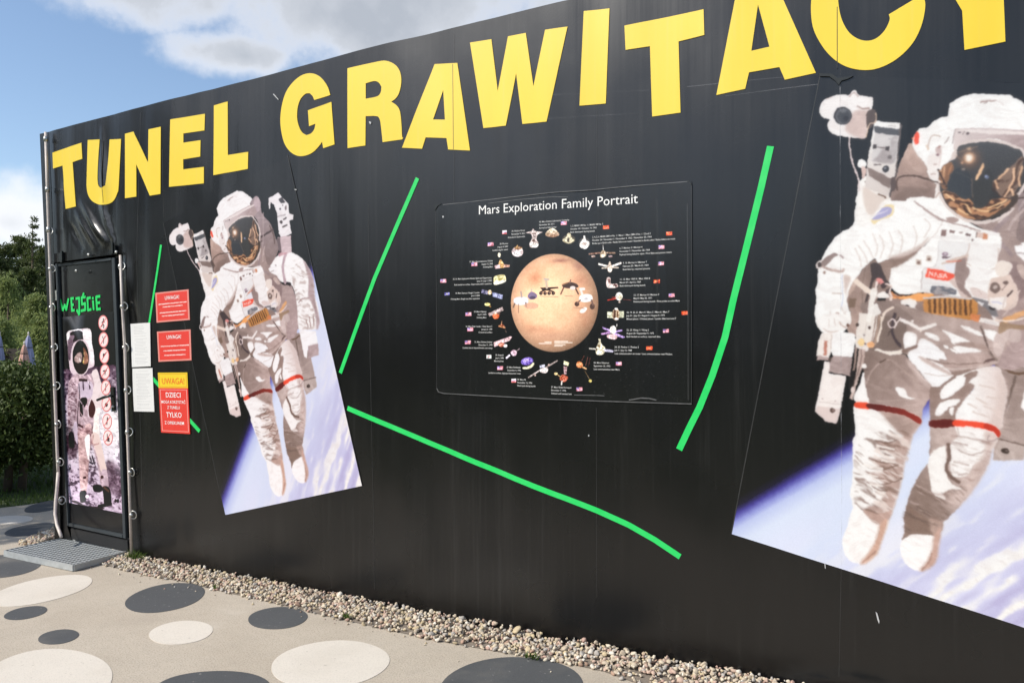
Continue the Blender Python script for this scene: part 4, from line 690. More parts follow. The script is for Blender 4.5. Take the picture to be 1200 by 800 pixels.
# ------------------------------------------------------------------ the other prints
mq = [wl(*p) for p in ((511, 240), (811, 213), (811, 472.5), (512, 461))]; iq_mars = inv_quad(mq); MW, MH = 1.56, 1.13; MPPM = 1100
def zoneT(zones, iq, w_, h_):
    def T(z, pts):
        x0, y0, k = zones[z]; o = []
        for x, y in pts:
            u, v = iq(wl(x0+x/k, y0+y/k)); o.append((u*w_, v*h_))
        return o
    return T
MZ = {'P': (0, 0, 1), 'M1': (500, 200, 7.06), 'M2': (650, 200, 7.06), 'M3': (500, 290, 7.06), 'M4': (650, 290, 7.06), 'M5': (500, 370, 7.06), 'M6': (650, 370, 7.06), 'MP': (590, 290, 6.15)}
def paint_mars():
    W_, H_ = int(MW*MPPM), int(MH*MPPM); C = Canvas(W_, H_, (16, 17, 17), zoneT(MZ, iq_mars, W_, H_)); C.k = W_/300.; Z = lambda z: setattr(C, 'z', z)
    Z('MP'); C.ell((373, 400), 316, 353, (226, 172, 128)); mk, b = C.mask([C.pts([(373+316*math.cos(t), 400+353*math.sin(t)) for t in np.linspace(0, 6.2832, 60, endpoint=False)])])
    x0, y0, x1, y1 = b; yy, xx = np.mgrid[y0:y1, x0:x1].astype(float); cx, cy, R = (x0+x1)/2, (y0+y1)/2, (x1-x0)/2
    r = np.hypot(xx-cx, yy-cy)/R; n = vnoise(xx/70, yy/50, 71)*.5+vnoise(xx/28, yy/20, 72)*.3+vnoise(xx/9, yy/8, 73)*.2
    n = n*.8+vnoise(xx/4.5, yy/4, 74)*.2; base = np.array((252, 202, 164))*(1-n[..., None]*.6)+np.array((214, 152, 116))*n[..., None]*.6
    lx = np.clip(1.12-.42*r**3-.12*(xx-cx+yy-cy)/R, .45, 1.15); base = base*lx[..., None]
    for px_, py_, rx, ry, c, a_ in ((420, 95, 60, 14, (150, 96, 84), .7), (545, 130, 40, 34, (150, 100, 90), .45), (240, 230, 60, 60, (186, 116, 82), .5), (560, 240, 60, 40, (180, 120, 96), .4), (260, 590, 110, 30, (196, 140, 110), .6), (350, 640, 160, 30, (196, 148, 124), .5), (600, 500, 50, 60, (196, 130, 100), .4)):
        q = C.pts([(px_, py_), (px_+rx, py_), (px_, py_+ry)]); d2 = ((xx-q[0][0])/abs(q[1][0]-q[0][0]))**2+((yy-q[0][1])/abs(q[2][1]-q[0][1]))**2; k = np.exp(-d2)*a_*(.5+n); k = np.clip(k, 0, 1)[..., None]; base = base*(1-k)+np.array(c)*k
    R_ = C.a[y0:y1, x0:x1]; R_ += (base-R_)*mk[..., None]
    D_, G_ = (58, 44, 40), (150, 122, 104)
    # rovers and landers drawn over the disc
    C.fill([(80, 370), (120, 355), (175, 362), (180, 400), (130, 415), (85, 405)], (226, 226, 232)); C.line([(135, 355), (130, 320)], 12, (180, 160, 150)); C.line([(85, 405), (75, 430)], 9, (120, 96, 84)); C.line([(165, 400), (168, 425)], 9, (120, 96, 84)); C.line([(112, 410), (112, 470)], 5, (150, 110, 90)); C.ell((125, 385), 22, 14, (250, 250, 252))
    C.ell((205, 420), 52, 24, (206, 160, 138), alpha=.7); C.fill([(178, 350), (205, 318), (245, 340), (240, 365), (200, 375)], (132, 116, 146)); C.ell((215, 362), 22, 12, (84, 72, 96)); C.line([(205, 318), (208, 300)], 6, (190, 170, 170))
    C.sh([(268, 290), (400, 285), (402, 294), (350, 300), (330, 312), (285, 308)], D_); C.line([(318, 290), (312, 235)], 16, (200, 178, 156)); C.line([(300, 228), (330, 232)], 12, (190, 176, 164));
    for x in (275, 305, 335, 365): C.ell((x, 330), 13, 13, (52, 40, 38)); C.ell((x+2, 328), 5, 5, (150, 120, 104))
    C.line([(275, 320), (320, 305), (370, 322)], 9, D_); C.line([(268, 352), (400, 356)], 3, G_)
    C.fill([(430, 275), (480, 250), (530, 262), (545, 285), (500, 295), (450, 292)], (76, 58, 54)); C.line([(440, 290), (420, 335)], 9, (110, 80, 70)); C.line([(520, 285), (545, 335)], 9, (90, 64, 56)); C.ell((505, 292), 20, 14, (226, 214, 210)); C.line([(485, 255), (490, 235)], 8, (130, 100, 90)); C.line([(450, 350), (505, 352)], 3, G_); C.line([(430, 270), (470, 255)], 7, (150, 110, 84))
    C.fill([(555, 350), (600, 335), (640, 345), (645, 380), (600, 395), (555, 385)], (240, 236, 232)); C.line([(575, 345), (562, 300)], 14, (232, 222, 214)); C.line([(560, 300), (585, 300)], 16, (236, 226, 220)); C.ell((535, 408), 17, 17, (84, 62, 54)); C.ell((645, 425), 18, 22, (84, 62, 54)); C.line([(560, 380), (540, 400)], 8, (130, 100, 90)); C.line([(640, 380), (650, 415)], 10, (120, 92, 84)); C.fill([(556, 455), (590, 430), (608, 440), (590, 468), (562, 472)], (238, 230, 224)); C.line([(510, 432), (590, 440)], 3, G_); C.ell((600, 370), 14, 8, (196, 190, 196))
    for x0_, x1_, y_ in ((305, 352, 681), (262, 352, 691), (376, 470, 676), (376, 502, 685), (376, 452, 699), (376, 432, 709)): C.line([(x0_, y_), (x1_, y_)], 5, (250, 240, 230), alpha=.9)
    # the probes
    W0, TN, GD, PK, LV = (238, 230, 224), (196, 172, 146), (206, 160, 100), (232, 196, 200), (186, 156, 216)
    Z('M1'); C.fill([(820, 515), (870, 500), (885, 480), (905, 500), (965, 510), (925, 530), (915, 570), (930, 600), (920, 635), (860, 635), (855, 600), (875, 560), (865, 525)], (214, 196, 192)); C.fill([(865, 605), (925, 605), (915, 632), (865, 632)], W0); C.ell((890, 580), 14, 12, (110, 84, 76)); C.line([(880, 520), (905, 520)], 9, (130, 106, 100))
    C.fill([(985, 530), (1045, 475), (1105, 530), (1045, 555)], TN, grad=((1045, 480), (250, 238, 210), (1045, 550), (150, 110, 84)))
    C.ell((755, 672), 48, 42, (226, 206, 206)); C.ell((760, 640), 34, 14, (150, 112, 80)); C.ell((750, 685), 34, 24, (246, 234, 236)); C.line([(745, 640), (755, 620)], 8, GD)
    C.ell((603, 698), 13, 20, (240, 226, 200)); C.fill([(595, 800), (610, 735), (635, 760), (650, 800)], GD); C.sh([(563, 785), (610, 775), (612, 808), (570, 812)], PK); C.sh([(640, 775), (692, 780), (688, 800), (640, 800)], (220, 170, 150))
    Z('M2'); C.ell((123, 570), 55, 38, (110, 100, 84), alpha=.7); C.fill([(70, 580), (100, 550), (112, 520), (135, 520), (145, 555), (170, 580), (120, 605)], (214, 202, 172)); C.ell((118, 575), 10, 20, (80, 70, 56))
    C.ell((250, 600), 48, 48, (96, 90, 86), alpha=.6); C.fill([(210, 610), (225, 580), (240, 560), (240, 540), (255, 540), (260, 570), (290, 595), (280, 630), (255, 650), (215, 635)], W0); C.ell((250, 605), 16, 14, (170, 150, 140))
    C.fill([(380, 690), (395, 660), (418, 665), (430, 700), (405, 720), (380, 715)], TN); C.line([(405, 655), (402, 618)], 5, W0); C.line([(375, 680), (290, 690)], 12, (150, 112, 94)); C.line([(435, 680), (500, 682)], 12, (140, 110, 90)); C.ell((322, 710), 18, 9, (176, 150, 140)); C.ell((465, 710), 18, 9, (176, 150, 150)); C.ell((404, 705), 18, 12, (240, 226, 200))
    Z('M4'); C.line([(370, 138), (450, 160)], 15, W0, curve=False); C.line([(550, 130), (470, 160)], 16, W0, curve=False); C.line([(395, 172), (450, 168)], 10, (200, 184, 170)); C.line([(530, 168), (480, 166)], 10, (200, 184, 170)); C.fill([(440, 165), (460, 115), (480, 165), (475, 200), (450, 205)], (216, 196, 180)); C.ell((460, 188), 15, 12, W0)
    C.fill([(435, 255), (465, 250), (472, 300), (520, 300), (525, 330), (440, 332)], (214, 190, 186)); C.ell((455, 275), 10, 15, (120, 80, 76)); C.ell((505, 315), 16, 12, (90, 56, 54)); C.line([(445, 320), (500, 325)], 11, W0)
    C.ell((538, 405), 30, 34, W0); C.ell((548, 412), 16, 22, (206, 196, 170)); C.line([(445, 436), (510, 424)], 7, (220, 60, 44)); C.line([(480, 415), (510, 412)], 5, (200, 60, 44)); C.line([(570, 430), (640, 436)], 3, (150, 50, 40)); C.ell((542, 450), 10, 10, (150, 130, 120))
    C.sh([(440, 530), (490, 535), (490, 585), (442, 582)], (206, 206, 180)); C.sh([(535, 528), (580, 526), (580, 580), (535, 582)], (206, 206, 180)); C.fill([(485, 530), (515, 500), (540, 530), (540, 580), (515, 604), (485, 580)], TN); C.line([(505, 520), (500, 580)], 16, (86, 56, 40)); C.ell((520, 590), 18, 10, W0); C.ell((515, 508), 14, 10, W0); C.line([(525, 530), (528, 580)], 8, (120, 80, 50))
    C.sh([(400, 655), (470, 680), (460, 695), (405, 672)], LV); C.sh([(388, 710), (470, 690), (470, 712), (395, 722)], (196, 150, 206)); C.sh([(500, 690), (565, 678), (568, 692), (505, 705)], LV); C.sh([(500, 700), (592, 740), (572, 750), (490, 722)], LV); C.ell((490, 680), 27, 34, W0); C.fill([(440, 725), (490, 715), (525, 730), (510, 760), (450, 750)], PK); C.line([(520, 655), (522, 635)], 5, W0)
    Z('M6'); C.fill([(355, 250), (370, 215), (368, 190), (385, 190), (388, 215), (400, 240), (425, 265), (415, 310), (385, 325), (350, 315), (345, 280)], (226, 216, 190)); C.line([(295, 270), (350, 275)], 11, (206, 200, 190)); C.line([(425, 285), (485, 292)], 18, (190, 186, 206)); C.ell((372, 250), 13, 12, (120, 100, 70)); C.ell((375, 305), 25, 15, (246, 238, 214)); C.ell((352, 278), 8, 12, (90, 76, 60))
    C.fill([(190, 385), (215, 375), (240, 400), (225, 430), (190, 420)], (222, 140, 90)); C.line([(240, 425), (265, 436)], 12, (226, 170, 120)); C.line([(262, 410), (280, 340)], 2.5, (190, 90, 70)); C.line([(285, 415), (300, 345)], 2.5, (170, 80, 70)); C.line([(255, 455), (298, 530)], 3, (170, 130, 80)); C.ell((300, 537), 13, 13, (236, 216, 130)); C.line([(230, 370), (250, 330)], 2.5, (190, 90, 70))
    C.sh([(85, 370), (128, 385), (120, 415), (82, 402)], (240, 230, 186)); C.sh([(82, 415), (112, 420), (105, 485), (85, 480)], (176, 140, 144)); C.fill([(50, 515), (70, 485), (95, 490), (120, 510), (95, 545), (65, 540)], (196, 100, 76)); C.line([(25, 480), (60, 505)], 6, GD); C.ell((20, 478), 15, 12, (226, 196, 140)); C.line([(70, 540), (65, 565)], 12, W0)
    Z('M5'); C.line([(850, 508), (960, 440)], 9, (176, 160, 156)); C.line([(990, 430), (1090, 370)], 9, (176, 160, 156)); C.fill([(940, 445), (990, 425), (1015, 440), (1000, 470), (960, 470)], (240, 226, 224)); C.sh([(940, 410), (985, 400), (990, 425), (945, 430)], (206, 206, 224)); C.ell((905, 490), 8, 8, (190, 160, 150)); C.ell((1020, 405), 9, 9, (190, 160, 150))
    C.ell((837, 375), 52, 32, (128, 104, 196), rot=-.2); C.ell((830, 370), 26, 13, (186, 164, 226), rot=-.2); C.fill([(800, 425), (850, 415), (890, 385), (895, 405), (860, 435), (810, 440)], (232, 224, 190))
    C.sh([(655, 345), (690, 315), (698, 330), (665, 358)], (220, 206, 230)); C.fill([(700, 300), (725, 280), (750, 295), (745, 325), (715, 330)], (214, 180, 196)); C.line([(745, 295), (772, 272)], 7, (150, 130, 136))
    C.sh([(555, 218), (700, 168), (712, 175), (690, 205), (560, 258)], (232, 196, 200)); C.fill([(590, 235), (630, 220), (650, 240), (620, 258)], (206, 130, 110)); C.ell((655, 248), 17, 14, (240, 226, 230))
    C.fill([(595, 90), (625, 65), (655, 95), (650, 105), (615, 95)], (150, 84, 60)); C.line([(600, 85), (650, 98)], 9, (206, 150, 110)); C.line([(655, 120), (662, 135)], 6, (110, 90, 80)); C.line([(622, 70), (625, 45)], 5, (176, 120, 80))
    Z('M3'); C.sh([(505, 545), (630, 490), (642, 520), (520, 572)], (150, 130, 126)); C.sh([(515, 548), (625, 498), (630, 512), (525, 562)], (196, 176, 176)); C.fill([(545, 560), (575, 545), (605, 560), (590, 588), (560, 590)], (220, 110, 66)); C.line([(530, 490), (505, 470)], 8, GD); C.ell((503, 470), 25, 14, (240, 224, 150)); C.ell((600, 545), 12, 10, (96, 60, 50)); C.ell((570, 540), 10, 8, (240, 220, 206))
    C.sh([(455, 345), (508, 358), (505, 390), (452, 378)], (120, 116, 146)); C.sh([(545, 368), (635, 392), (628, 430), (545, 405)], (160, 164, 200)); C.ell((523, 370), 17, 20, (240, 206, 170)); C.line([(590, 380), (586, 418)], 3, (90, 90, 120)); C.line([(480, 350), (478, 385)], 3, (70, 70, 96))
    C.fill([(555, 258), (570, 235), (645, 226), (658, 280), (600, 305), (560, 308)], (226, 214, 160)); C.fill([(560, 285), (650, 265), (655, 285), (600, 304), (562, 306)], (246, 242, 226)); C.ell((610, 265), 22, 9, (196, 180, 110))
    # flags
    for z, x, y, k in FLAGS:
        Z(z); w2, h2 = 24, 15
        if k == 's': C.sh([(x-w2-2, y-h2), (x+w2+2, y-h2-3), (x+w2+2, y+h2-2), (x-w2-2, y+h2)], (238, 92, 58)); C.ell((x-12, y-5), 4, 4, (250, 190, 80))
        elif k == 'e': C.sh([(x-w2+3, y-h2+3), (x+w2-3, y-h2+2), (x+w2-3, y+h2-4), (x-w2+3, y+h2-3)], (136, 130, 200)); C.ell((x, y), 6, 6, (230, 220, 180))
        elif k == 'j': C.sh([(x-w2+4, y-h2), (x+w2-4, y-h2-1), (x+w2-4, y+h2), (x-w2+4, y+h2+1)], (248, 246, 244)); C.ell((x, y), 8, 8, (226, 150, 150))
        elif k == 'r': C.sh([(x-20, y-15), (x+20, y-16), (x+20, y-5), (x-20, y-4)], (250, 244, 246)); C.sh([(x-20, y-4), (x+20, y-5), (x+20, y+5), (x-20, y+6)], (206, 180, 214)); C.sh([(x-20, y+6), (x+20, y+5), (x+20, y+15), (x-20, y+16)], (240, 116, 110))
        else:
            C.sh([(x-w2, y-h2), (x+w2, y-h2-2), (x+w2, y+h2-2), (x-w2, y+h2)], (250, 222, 230))
            for i in range(4): C.line([(x-w2, y-h2+4+i*8), (x+w2, y-h2+2+i*8)], 3.4, (236, 120, 140), curve=False)
            C.sh([(x-w2, y-h2), (x-2, y-h2-1), (x-2, y+1), (x-w2, y+2)], (176, 150, 206))
    # wear: bright scratches near the lower edge, stuck specks
    rg = np.random.default_rng(5)
    Z('P')
    for i in range(90):
        x = rg.uniform(690, 808); y = 470-abs(rg.normal(0, 24)); C.ell((x, y), rg.uniform(.15, .5), rg.uniform(.2, .6), (120, 120, 118), alpha=rg.uniform(.3, .8))
    for i in range(40):
        x = rg.uniform(515, 690); y = 458-abs(rg.normal(0, 5))+ (x-512)*.03; C.ell((x, y), rg.uniform(.2, .7), rg.uniform(.15, .4), (96, 96, 94), alpha=rg.uniform(.3, .7))
    C.line([(806, 240), (806.5, 300), (807, 380), (807, 468)], .5, (66, 66, 66), alpha=.6, soft=.05); C.line([(770, 235), (771, 300), (770, 400)], .8, (44, 45, 44), alpha=.5, soft=.1)
    return C
FLAGS = [('M2', 427, 470, 's'), ('M2', 950, 523, 's'), ('M2', 886, 634, 'u'), ('M2', 882, 770, 'u'), ('M4', 848, 282, 's'), ('M4', 972, 397, 'u'), ('M4', 1080, 543, 's'), ('M4', 925, 690, 'u'), ('M6', 789, 268, 's'), ('M6', 537, 396, 'u'), ('M6', 211, 606, 'u'), ('M5', 725, 535, 'r'), ('M5', 610, 432, 'u'), ('M5', 515, 337, 'j'), ('M5', 340, 220, 'u'), ('M5', 360, 113, 'u'), ('M3', 345, 552, 'u'), ('M3', 170, 384, 'e'), ('M3', 140, 277, 'u'), ('M3', 395, 140, 'u'), ('M1', 530, 610, 'u'), ('M1', 647, 510, 'r'), ('M1', 1140, 437, 'u')]
MTEXT = [('M2', 135, 457, 'l', '1, 2. MARS 1M No. 1 / MARS 1M No. 2|October 10 / October 14, 1960|Both destroyed during launch'),
 ('M2', 313, 548, 'l', '3, 4, 5, 6. MARS 2MV-4 No. 1 / Mars 1 / Mars 2MV-3 No. 1 / Zond 2|October 24 / November 1 / November 4, 1962 / November 30, 1964|Broke up in Earth orbit / Radio failure en route / Stranded in Earth orbit / Radio failure en route'),
 ('M2', 540, 640, 'l', '6, 7. Mariner 3 / Mariner 4|November 5 / November 28, 1964|Payload fairing failed to open / First flyby and picture return'),
 ('M2', 568, 762, 'l', '9, 10. Mariner 6 / Mariner 7|February 25 / March 27, 1969|Both flew by, returned pictures'),
 ('M4', 543, 262, 'l', '11, 12. Mars 1969 A / Mars 1969 B|March 27 / April 2, 1969|Both destroyed during launch'),
 ('M4', 657, 392, 'l', '13, 17. Mariner 8 / Mariner 9|May 8 / May 30, 1971|Destroyed during launch / First probe to orbit Mars'),
 ('M4', 600, 535, 'l', '18, 19, 20, 21. Mars 4 / Mars 5 / Mars 6 / Mars 7|July 21 / July 25 / August 5 / August 9, 1973|Missed planet / Orbited planet / Lander failed at 6 and 7'),
 ('M4', 602, 680, 'l', '22, 23. Viking 1 / Viking 2|August 20 / September 9, 1975|Both landed on surface, returned data'),
 ('M6', 503, 255, 'l', '24, 25. Phobos 1 / Phobos 2|July 7 / July 12, 1988|Lost communication en route / Lost communication near Phobos'),
 ('M6', 329, 384, 'l', '26. Mars Observer|September 25, 1992|Lost communication near Mars'),
 ('M5', 1040, 585, 'l', '27. Mars Global Surveyor|November 7, 1996|Orbited until contact lost'),
 ('M5', 755, 523, 'l', '28. Mars 96|November 16, 1996|Destroyed during launch'),
 ('M5', 785, 424, 'r', '29. Mars Pathfinder|December 4, 1996|Landed on surface, deployed Sojourner rover'),
 ('M5', 640, 322, 'r', '30. Nozomi|July 4, 1998|Missed planet'),
 ('M5', 545, 214, 'r', '31. Mars Climate Orbiter|December 11, 1998|Crashed due to imperial/metric unit mixup'),
 ('M5', 543, 84, 'r', '32. Mars Polar Lander / Deep Space 2|January 3, 1999|Crashed on surface'),
 ('M3', 495, 527, 'r', '33. Mars Odyssey|April 7, 2001|Orbiting Mars'),
 ('M3', 440, 370, 'r', '34. Mars Express / Beagle 2 Lander|June 2, 2003|Orbiting Mars, Beagle lost after separation'),
 ('M3', 540, 247, 'r', '35, 36. Mars Exploration Rovers Spirit and Opportunity|June 10 / July 7, 2003|Both landed on surface, Opportunity still in operation'),
 ('M3', 550, 107, 'r', '37. Mars Reconnaissance Orbiter|August 12, 2005|Orbiting Mars'),
 ('M1', 678, 600, 'r', '38. Phoenix|August 4, 2007|Landed, dug for water'),
 ('M1', 817, 492, 'r', '39. Phobos-Grunt|November 9, 2011|Stranded in Earth orbit'),
 ('M1', 936, 424, 'l', '40. Mars Science Laboratory Curiosity|November 26, 2011|Arrived at Gale Crater')]
CM = paint_mars(); a_ = CM.a; yy_, xx_ = np.mgrid[0:a_.shape[0], 0:a_.shape[1]]; k_ = np.clip((a_.max(2)-60)/60, 0, 1); dsc = np.hypot(xx_/a_.shape[1]-.503, (yy_-a_.shape[0]*.535)/a_.shape[1]) < .176
n_ = (vnoise(xx_/5., yy_/5., 401)-.5)*150+(vnoise(xx_/12., yy_/12., 402)-.5)*60; CM.a = np.clip(blur(a_+(n_*k_*np.where(dsc, .10, 1.))[..., None], 1), 0, 255)
im_mars = CM.image('mars_print', 2, 2., 4); M['mars'] = printed('mars_print', im_mars, .98, .25, bumpk=2.4)

# picture film on the door: an astronaut standing on grey-purple dust
dq = [wl(*p, -.02) for p in ((70, 372), (132.3, 365), (143, 601.5), (76.7, 588))]; iq_door = inv_quad(dq); DW, DH = .70, 1.62; DPPM = 900
DZ = {'P': (0, 0, 1), 'D1': (60, 380, 10), 'D2': (60, 440, 10), 'D3': (60, 510, 5.714)}
def paint_door():
    W_, H_ = int(DW*DPPM), int(DH*DPPM); C = Canvas(W_, H_, (18, 17, 18), zoneT(DZ, iq_door, W_, H_)); C.k = W_/63.; Z = lambda z: setattr(C, 'z', z)
    yy, xx = np.mgrid[0:H_, 0:W_].astype(float); u = xx/W_; v = yy/H_
    hz = .26+(1-u)*.02; n = vnoise(u*8, v*34, 81)*.35+vnoise(u*20, v*90, 82)*.35+vnoise(u*44, v*190, 83)*.3
    t = np.clip((v-.26)/.30, 0, 1)
    base = np.array((122, 74, 112))*(1-t[..., None])+np.array((214, 190, 216))*t[..., None]
    hot = np.exp(-(((u-.84)/.40)**2+((v-.57)/.17)**2))[..., None]; base = base*(1-hot)+np.array((250, 246, 248))*hot
    lo = np.clip((v-.76)/.1, 0, 1)[..., None]; base = base*(1-lo*.5)+np.array((206, 160, 206))*lo*.5
    k = np.clip((n-.50)/.16, 0, 1)*(1-.85*hot[..., 0]); base = base*(1-k[..., None]*.75)+np.array((72, 34, 66))*k[..., None]*.75
    k2 = np.clip((.40-n)/.15, 0, 1); base = base*(1-k2[..., None]*.6)+np.array((244, 230, 244))*k2[..., None]*.6
    m = np.clip((v-hz)*200, 0, 1)[..., None]; C.a[:] = C.a*(1-m)+base*m
    Z('D3'); C.fill([(350, 180), (420, 190), (470, 240), (470, 380), (400, 400), (350, 330)], (112, 62, 92), alpha=.55, soft=1.5); C.fill([(80, 0), (160, 0), (150, 150), (80, 120)], (84, 36, 62), alpha=.6, soft=1.2)
    for a in (((235, 135), (250, 170)), ((255, 140), (270, 190)), ((240, 180), (260, 190))): C.line(a, 8, (90, 76, 92))
    P1, P2, PD = (236, 206, 220), (206, 160, 176), (120, 70, 96)
    Z('D1'); C.fill([(150, 180), (148, 110), (180, 70), (290, 55), (390, 42), (436, 80), (445, 220), (466, 330), (470, 480), (400, 520), (300, 600), (200, 560), (170, 400), (160, 260)], P1)
    C.fill([(160, 130), (190, 80), (250, 62), (340, 70), (350, 170), (290, 185), (235, 215), (205, 300), (190, 420), (170, 380)], (150, 110, 136)); C.fill([(180, 120), (230, 75), (330, 75), (350, 165), (280, 180), (220, 200), (240, 130)], (72, 42, 58)); C.fill([(340, 70), (400, 50), (436, 90), (446, 230), (466, 340), (460, 470), (420, 440), (405, 260), (370, 195), (345, 165)], (248, 240, 244)); C.fill([(150, 180), (150, 110), (175, 80), (185, 120), (170, 180)], (250, 246, 248)); C.line([(180, 80), (240, 66), (300, 60), (345, 90)], 10, (250, 244, 248))
    C.ell((315, 388), 108, 212, (236, 206, 214), rot=-.03); C.ell((313, 386), 96, 200, (40, 26, 26), rot=-.03); C.fill([(235, 400), (270, 340), (320, 330), (330, 420), (290, 450), (250, 440)], (196, 156, 150)); C.fill([(340, 270), (365, 290), (395, 360), (400, 440), (355, 470), (340, 430), (352, 350)], (196, 130, 100)); C.line([(352, 330), (345, 450)], 12, (240, 196, 140)); C.fill([(240, 450), (340, 470), (395, 460), (360, 560), (320, 580), (270, 540)], (84, 50, 40)); C.line([(300, 400), (310, 430)], 14, (240, 220, 214)); C.ell((345, 440), 10, 18, (250, 200, 110)); C.line([(335, 290), (350, 380)], 8, (30, 18, 18))
    # body
    Z('D2'); C.fill([(180, 60), (250, -20), (330, 0), (440, -30), (500, -80), (545, 60), (580, 160), (580, 300), (540, 400), (520, 500), (530, 800), ('D3', [(330, 150), (355, 240), (365, 350), (320, 350), (290, 200), (255, 70), (240, 120), (228, 300), (215, 385), (180, 380), (165, 150), (165, 0)]), (280, 720), (240, 500), (200, 640), (170, 640), (160, 300), (165, 150)], P2)
    C.fill([(440, -30), (500, -80), (545, 60), (580, 160), (585, 300), (545, 400), (480, 430), (440, 240), (470, 100)], (238, 214, 216)); C.fill([(480, 400), (545, 390), (525, 520), (535, 800), (440, 780), (460, 600)], (250, 236, 232)); C.fill([(170, 120), (240, 60), (270, 200), (260, 480), (200, 640), (165, 600), (160, 300)], (206, 166, 184)); C.cloth([(170, 120), (240, 60), (270, 200), (250, 480), (200, 640), (165, 600)], .9, 25, 9, .1, 91, dark=(140, 84, 104), lo=.42, hi=.65)
    C.fill([(290, 80), (380, 60), (450, 90), (450, 230), (400, 270), (320, 260), (285, 180)], (214, 186, 214)); C.line([(300, 50), (380, 55)], 18, (90, 56, 60)); C.line([(340, 80), (345, 160)], 14, (110, 76, 110)); C.line([(415, 90), (420, 150)], 14, (96, 56, 84)); C.line([(290, 100), (300, 240), (280, 400), (275, 600)], 9, (110, 76, 100)); C.line([(395, 60), (430, 120)], 8, (236, 214, 230))
    C.fill([(310, 270), (380, 260), (385, 320), (350, 380), (345, 450), (310, 480), (300, 380)], (66, 44, 54)); C.line([(340, 350), (350, 540)], 12, (196, 160, 176)); C.fill([(400, 370), (440, 280), (485, 380), (455, 490), (405, 460)], (116, 56, 62)); C.line([(440, 260), (400, 370), (405, 480)], 10, (236, 214, 224)); C.line([(270, 250), (330, 330)], 8, (200, 170, 190)); C.line([(300, 420), (380, 560)], 8, (190, 140, 150)); C.fill([(360, 590), (420, 560), (445, 620), (400, 645)], (240, 190, 190)); C.line([(290, 580), (330, 600)], 16, (90, 46, 62))
    C.fill([(175, 680), (225, 675), (240, 800), (240, 840), (180, 840)], (62, 26, 36)); C.fill([(235, 560), (270, 560), (275, 800), (235, 700)], (226, 196, 226)); C.fill([(290, 640), (440, 620), (450, 800), (300, 800)], (206, 150, 156)); C.cloth([(280, 600), (440, 600), (450, 800), (290, 800)], .7, 30, 9, .2, 93, dark=(150, 90, 100)); C.line([(445, 600), (450, 800)], 7, (140, 90, 90))
    Z('D3'); C.fill([(165, 0), (235, 0), (232, 150), (225, 300), (212, 385), (180, 375), (170, 200)], (226, 176, 176)); C.cloth([(165, 0), (235, 0), (225, 300), (180, 375)], .6, 25, 10, .1, 95, dark=(176, 116, 126)); C.fill([(250, 0), (300, 0), (345, 190), (352, 235), (318, 250), (285, 130)], (240, 206, 198)); C.fill([(205, 30), (240, 0), (232, 170)], (250, 240, 240)); C.line([(262, 0), (262, 60), (300, 55)], 6, (206, 150, 146))
    C.fill([(318, 240), (352, 238), (365, 340), (325, 345)], (220, 176, 196)); C.fill([(178, 375), (212, 372), (215, 400), (210, 440), (180, 452), (172, 400)], (60, 32, 44)); C.fill([(325, 345), (368, 350), (384, 420), (378, 462), (340, 470), (330, 400)], (58, 34, 38)); C.line([(335, 350), (365, 375)], 10, (130, 90, 70)); C.fill([(260, 340), (300, 330), (322, 345), (318, 378), (270, 378)], (64, 32, 44)); C.fill([(195, 280), (215, 275), (212, 292), (195, 290)], (110, 60, 66)); C.ell((322, 280), 10, 12, (110, 60, 66)); C.fill([(150, 440), (210, 470), (300, 480), (340, 490), (290, 500), (180, 470), (110, 440)], (60, 34, 46), alpha=.8); C.ell((222, 412), 13, 13, (246, 226, 240)); C.line([(300, 478), (380, 460)], 14, (50, 28, 36)); C.ell((412, 440), 8, 12, (70, 40, 56)); C.ell((428, 440), 8, 14, (60, 34, 50))
    C.line([(393, 470), (395, 500)], 3, (170, 150, 160))
    return C
CD = paint_door(); photographic(CD, 331, 1., .10, 26., 70.); g_ = CD.a.mean(2, keepdims=True); CD.a = np.clip((CD.a*.58+g_*.42-140)*1.36+112, 0, 255); im_door = CD.image('moonwalk_print', 2, 4., 6); M['moon'] = printed('moonwalk_print', im_door, .86, .36, bumpk=.6)
def rectT(w_, h_):
    return lambda z, pts: [(x*w_, y*h_) for x, y in pts]
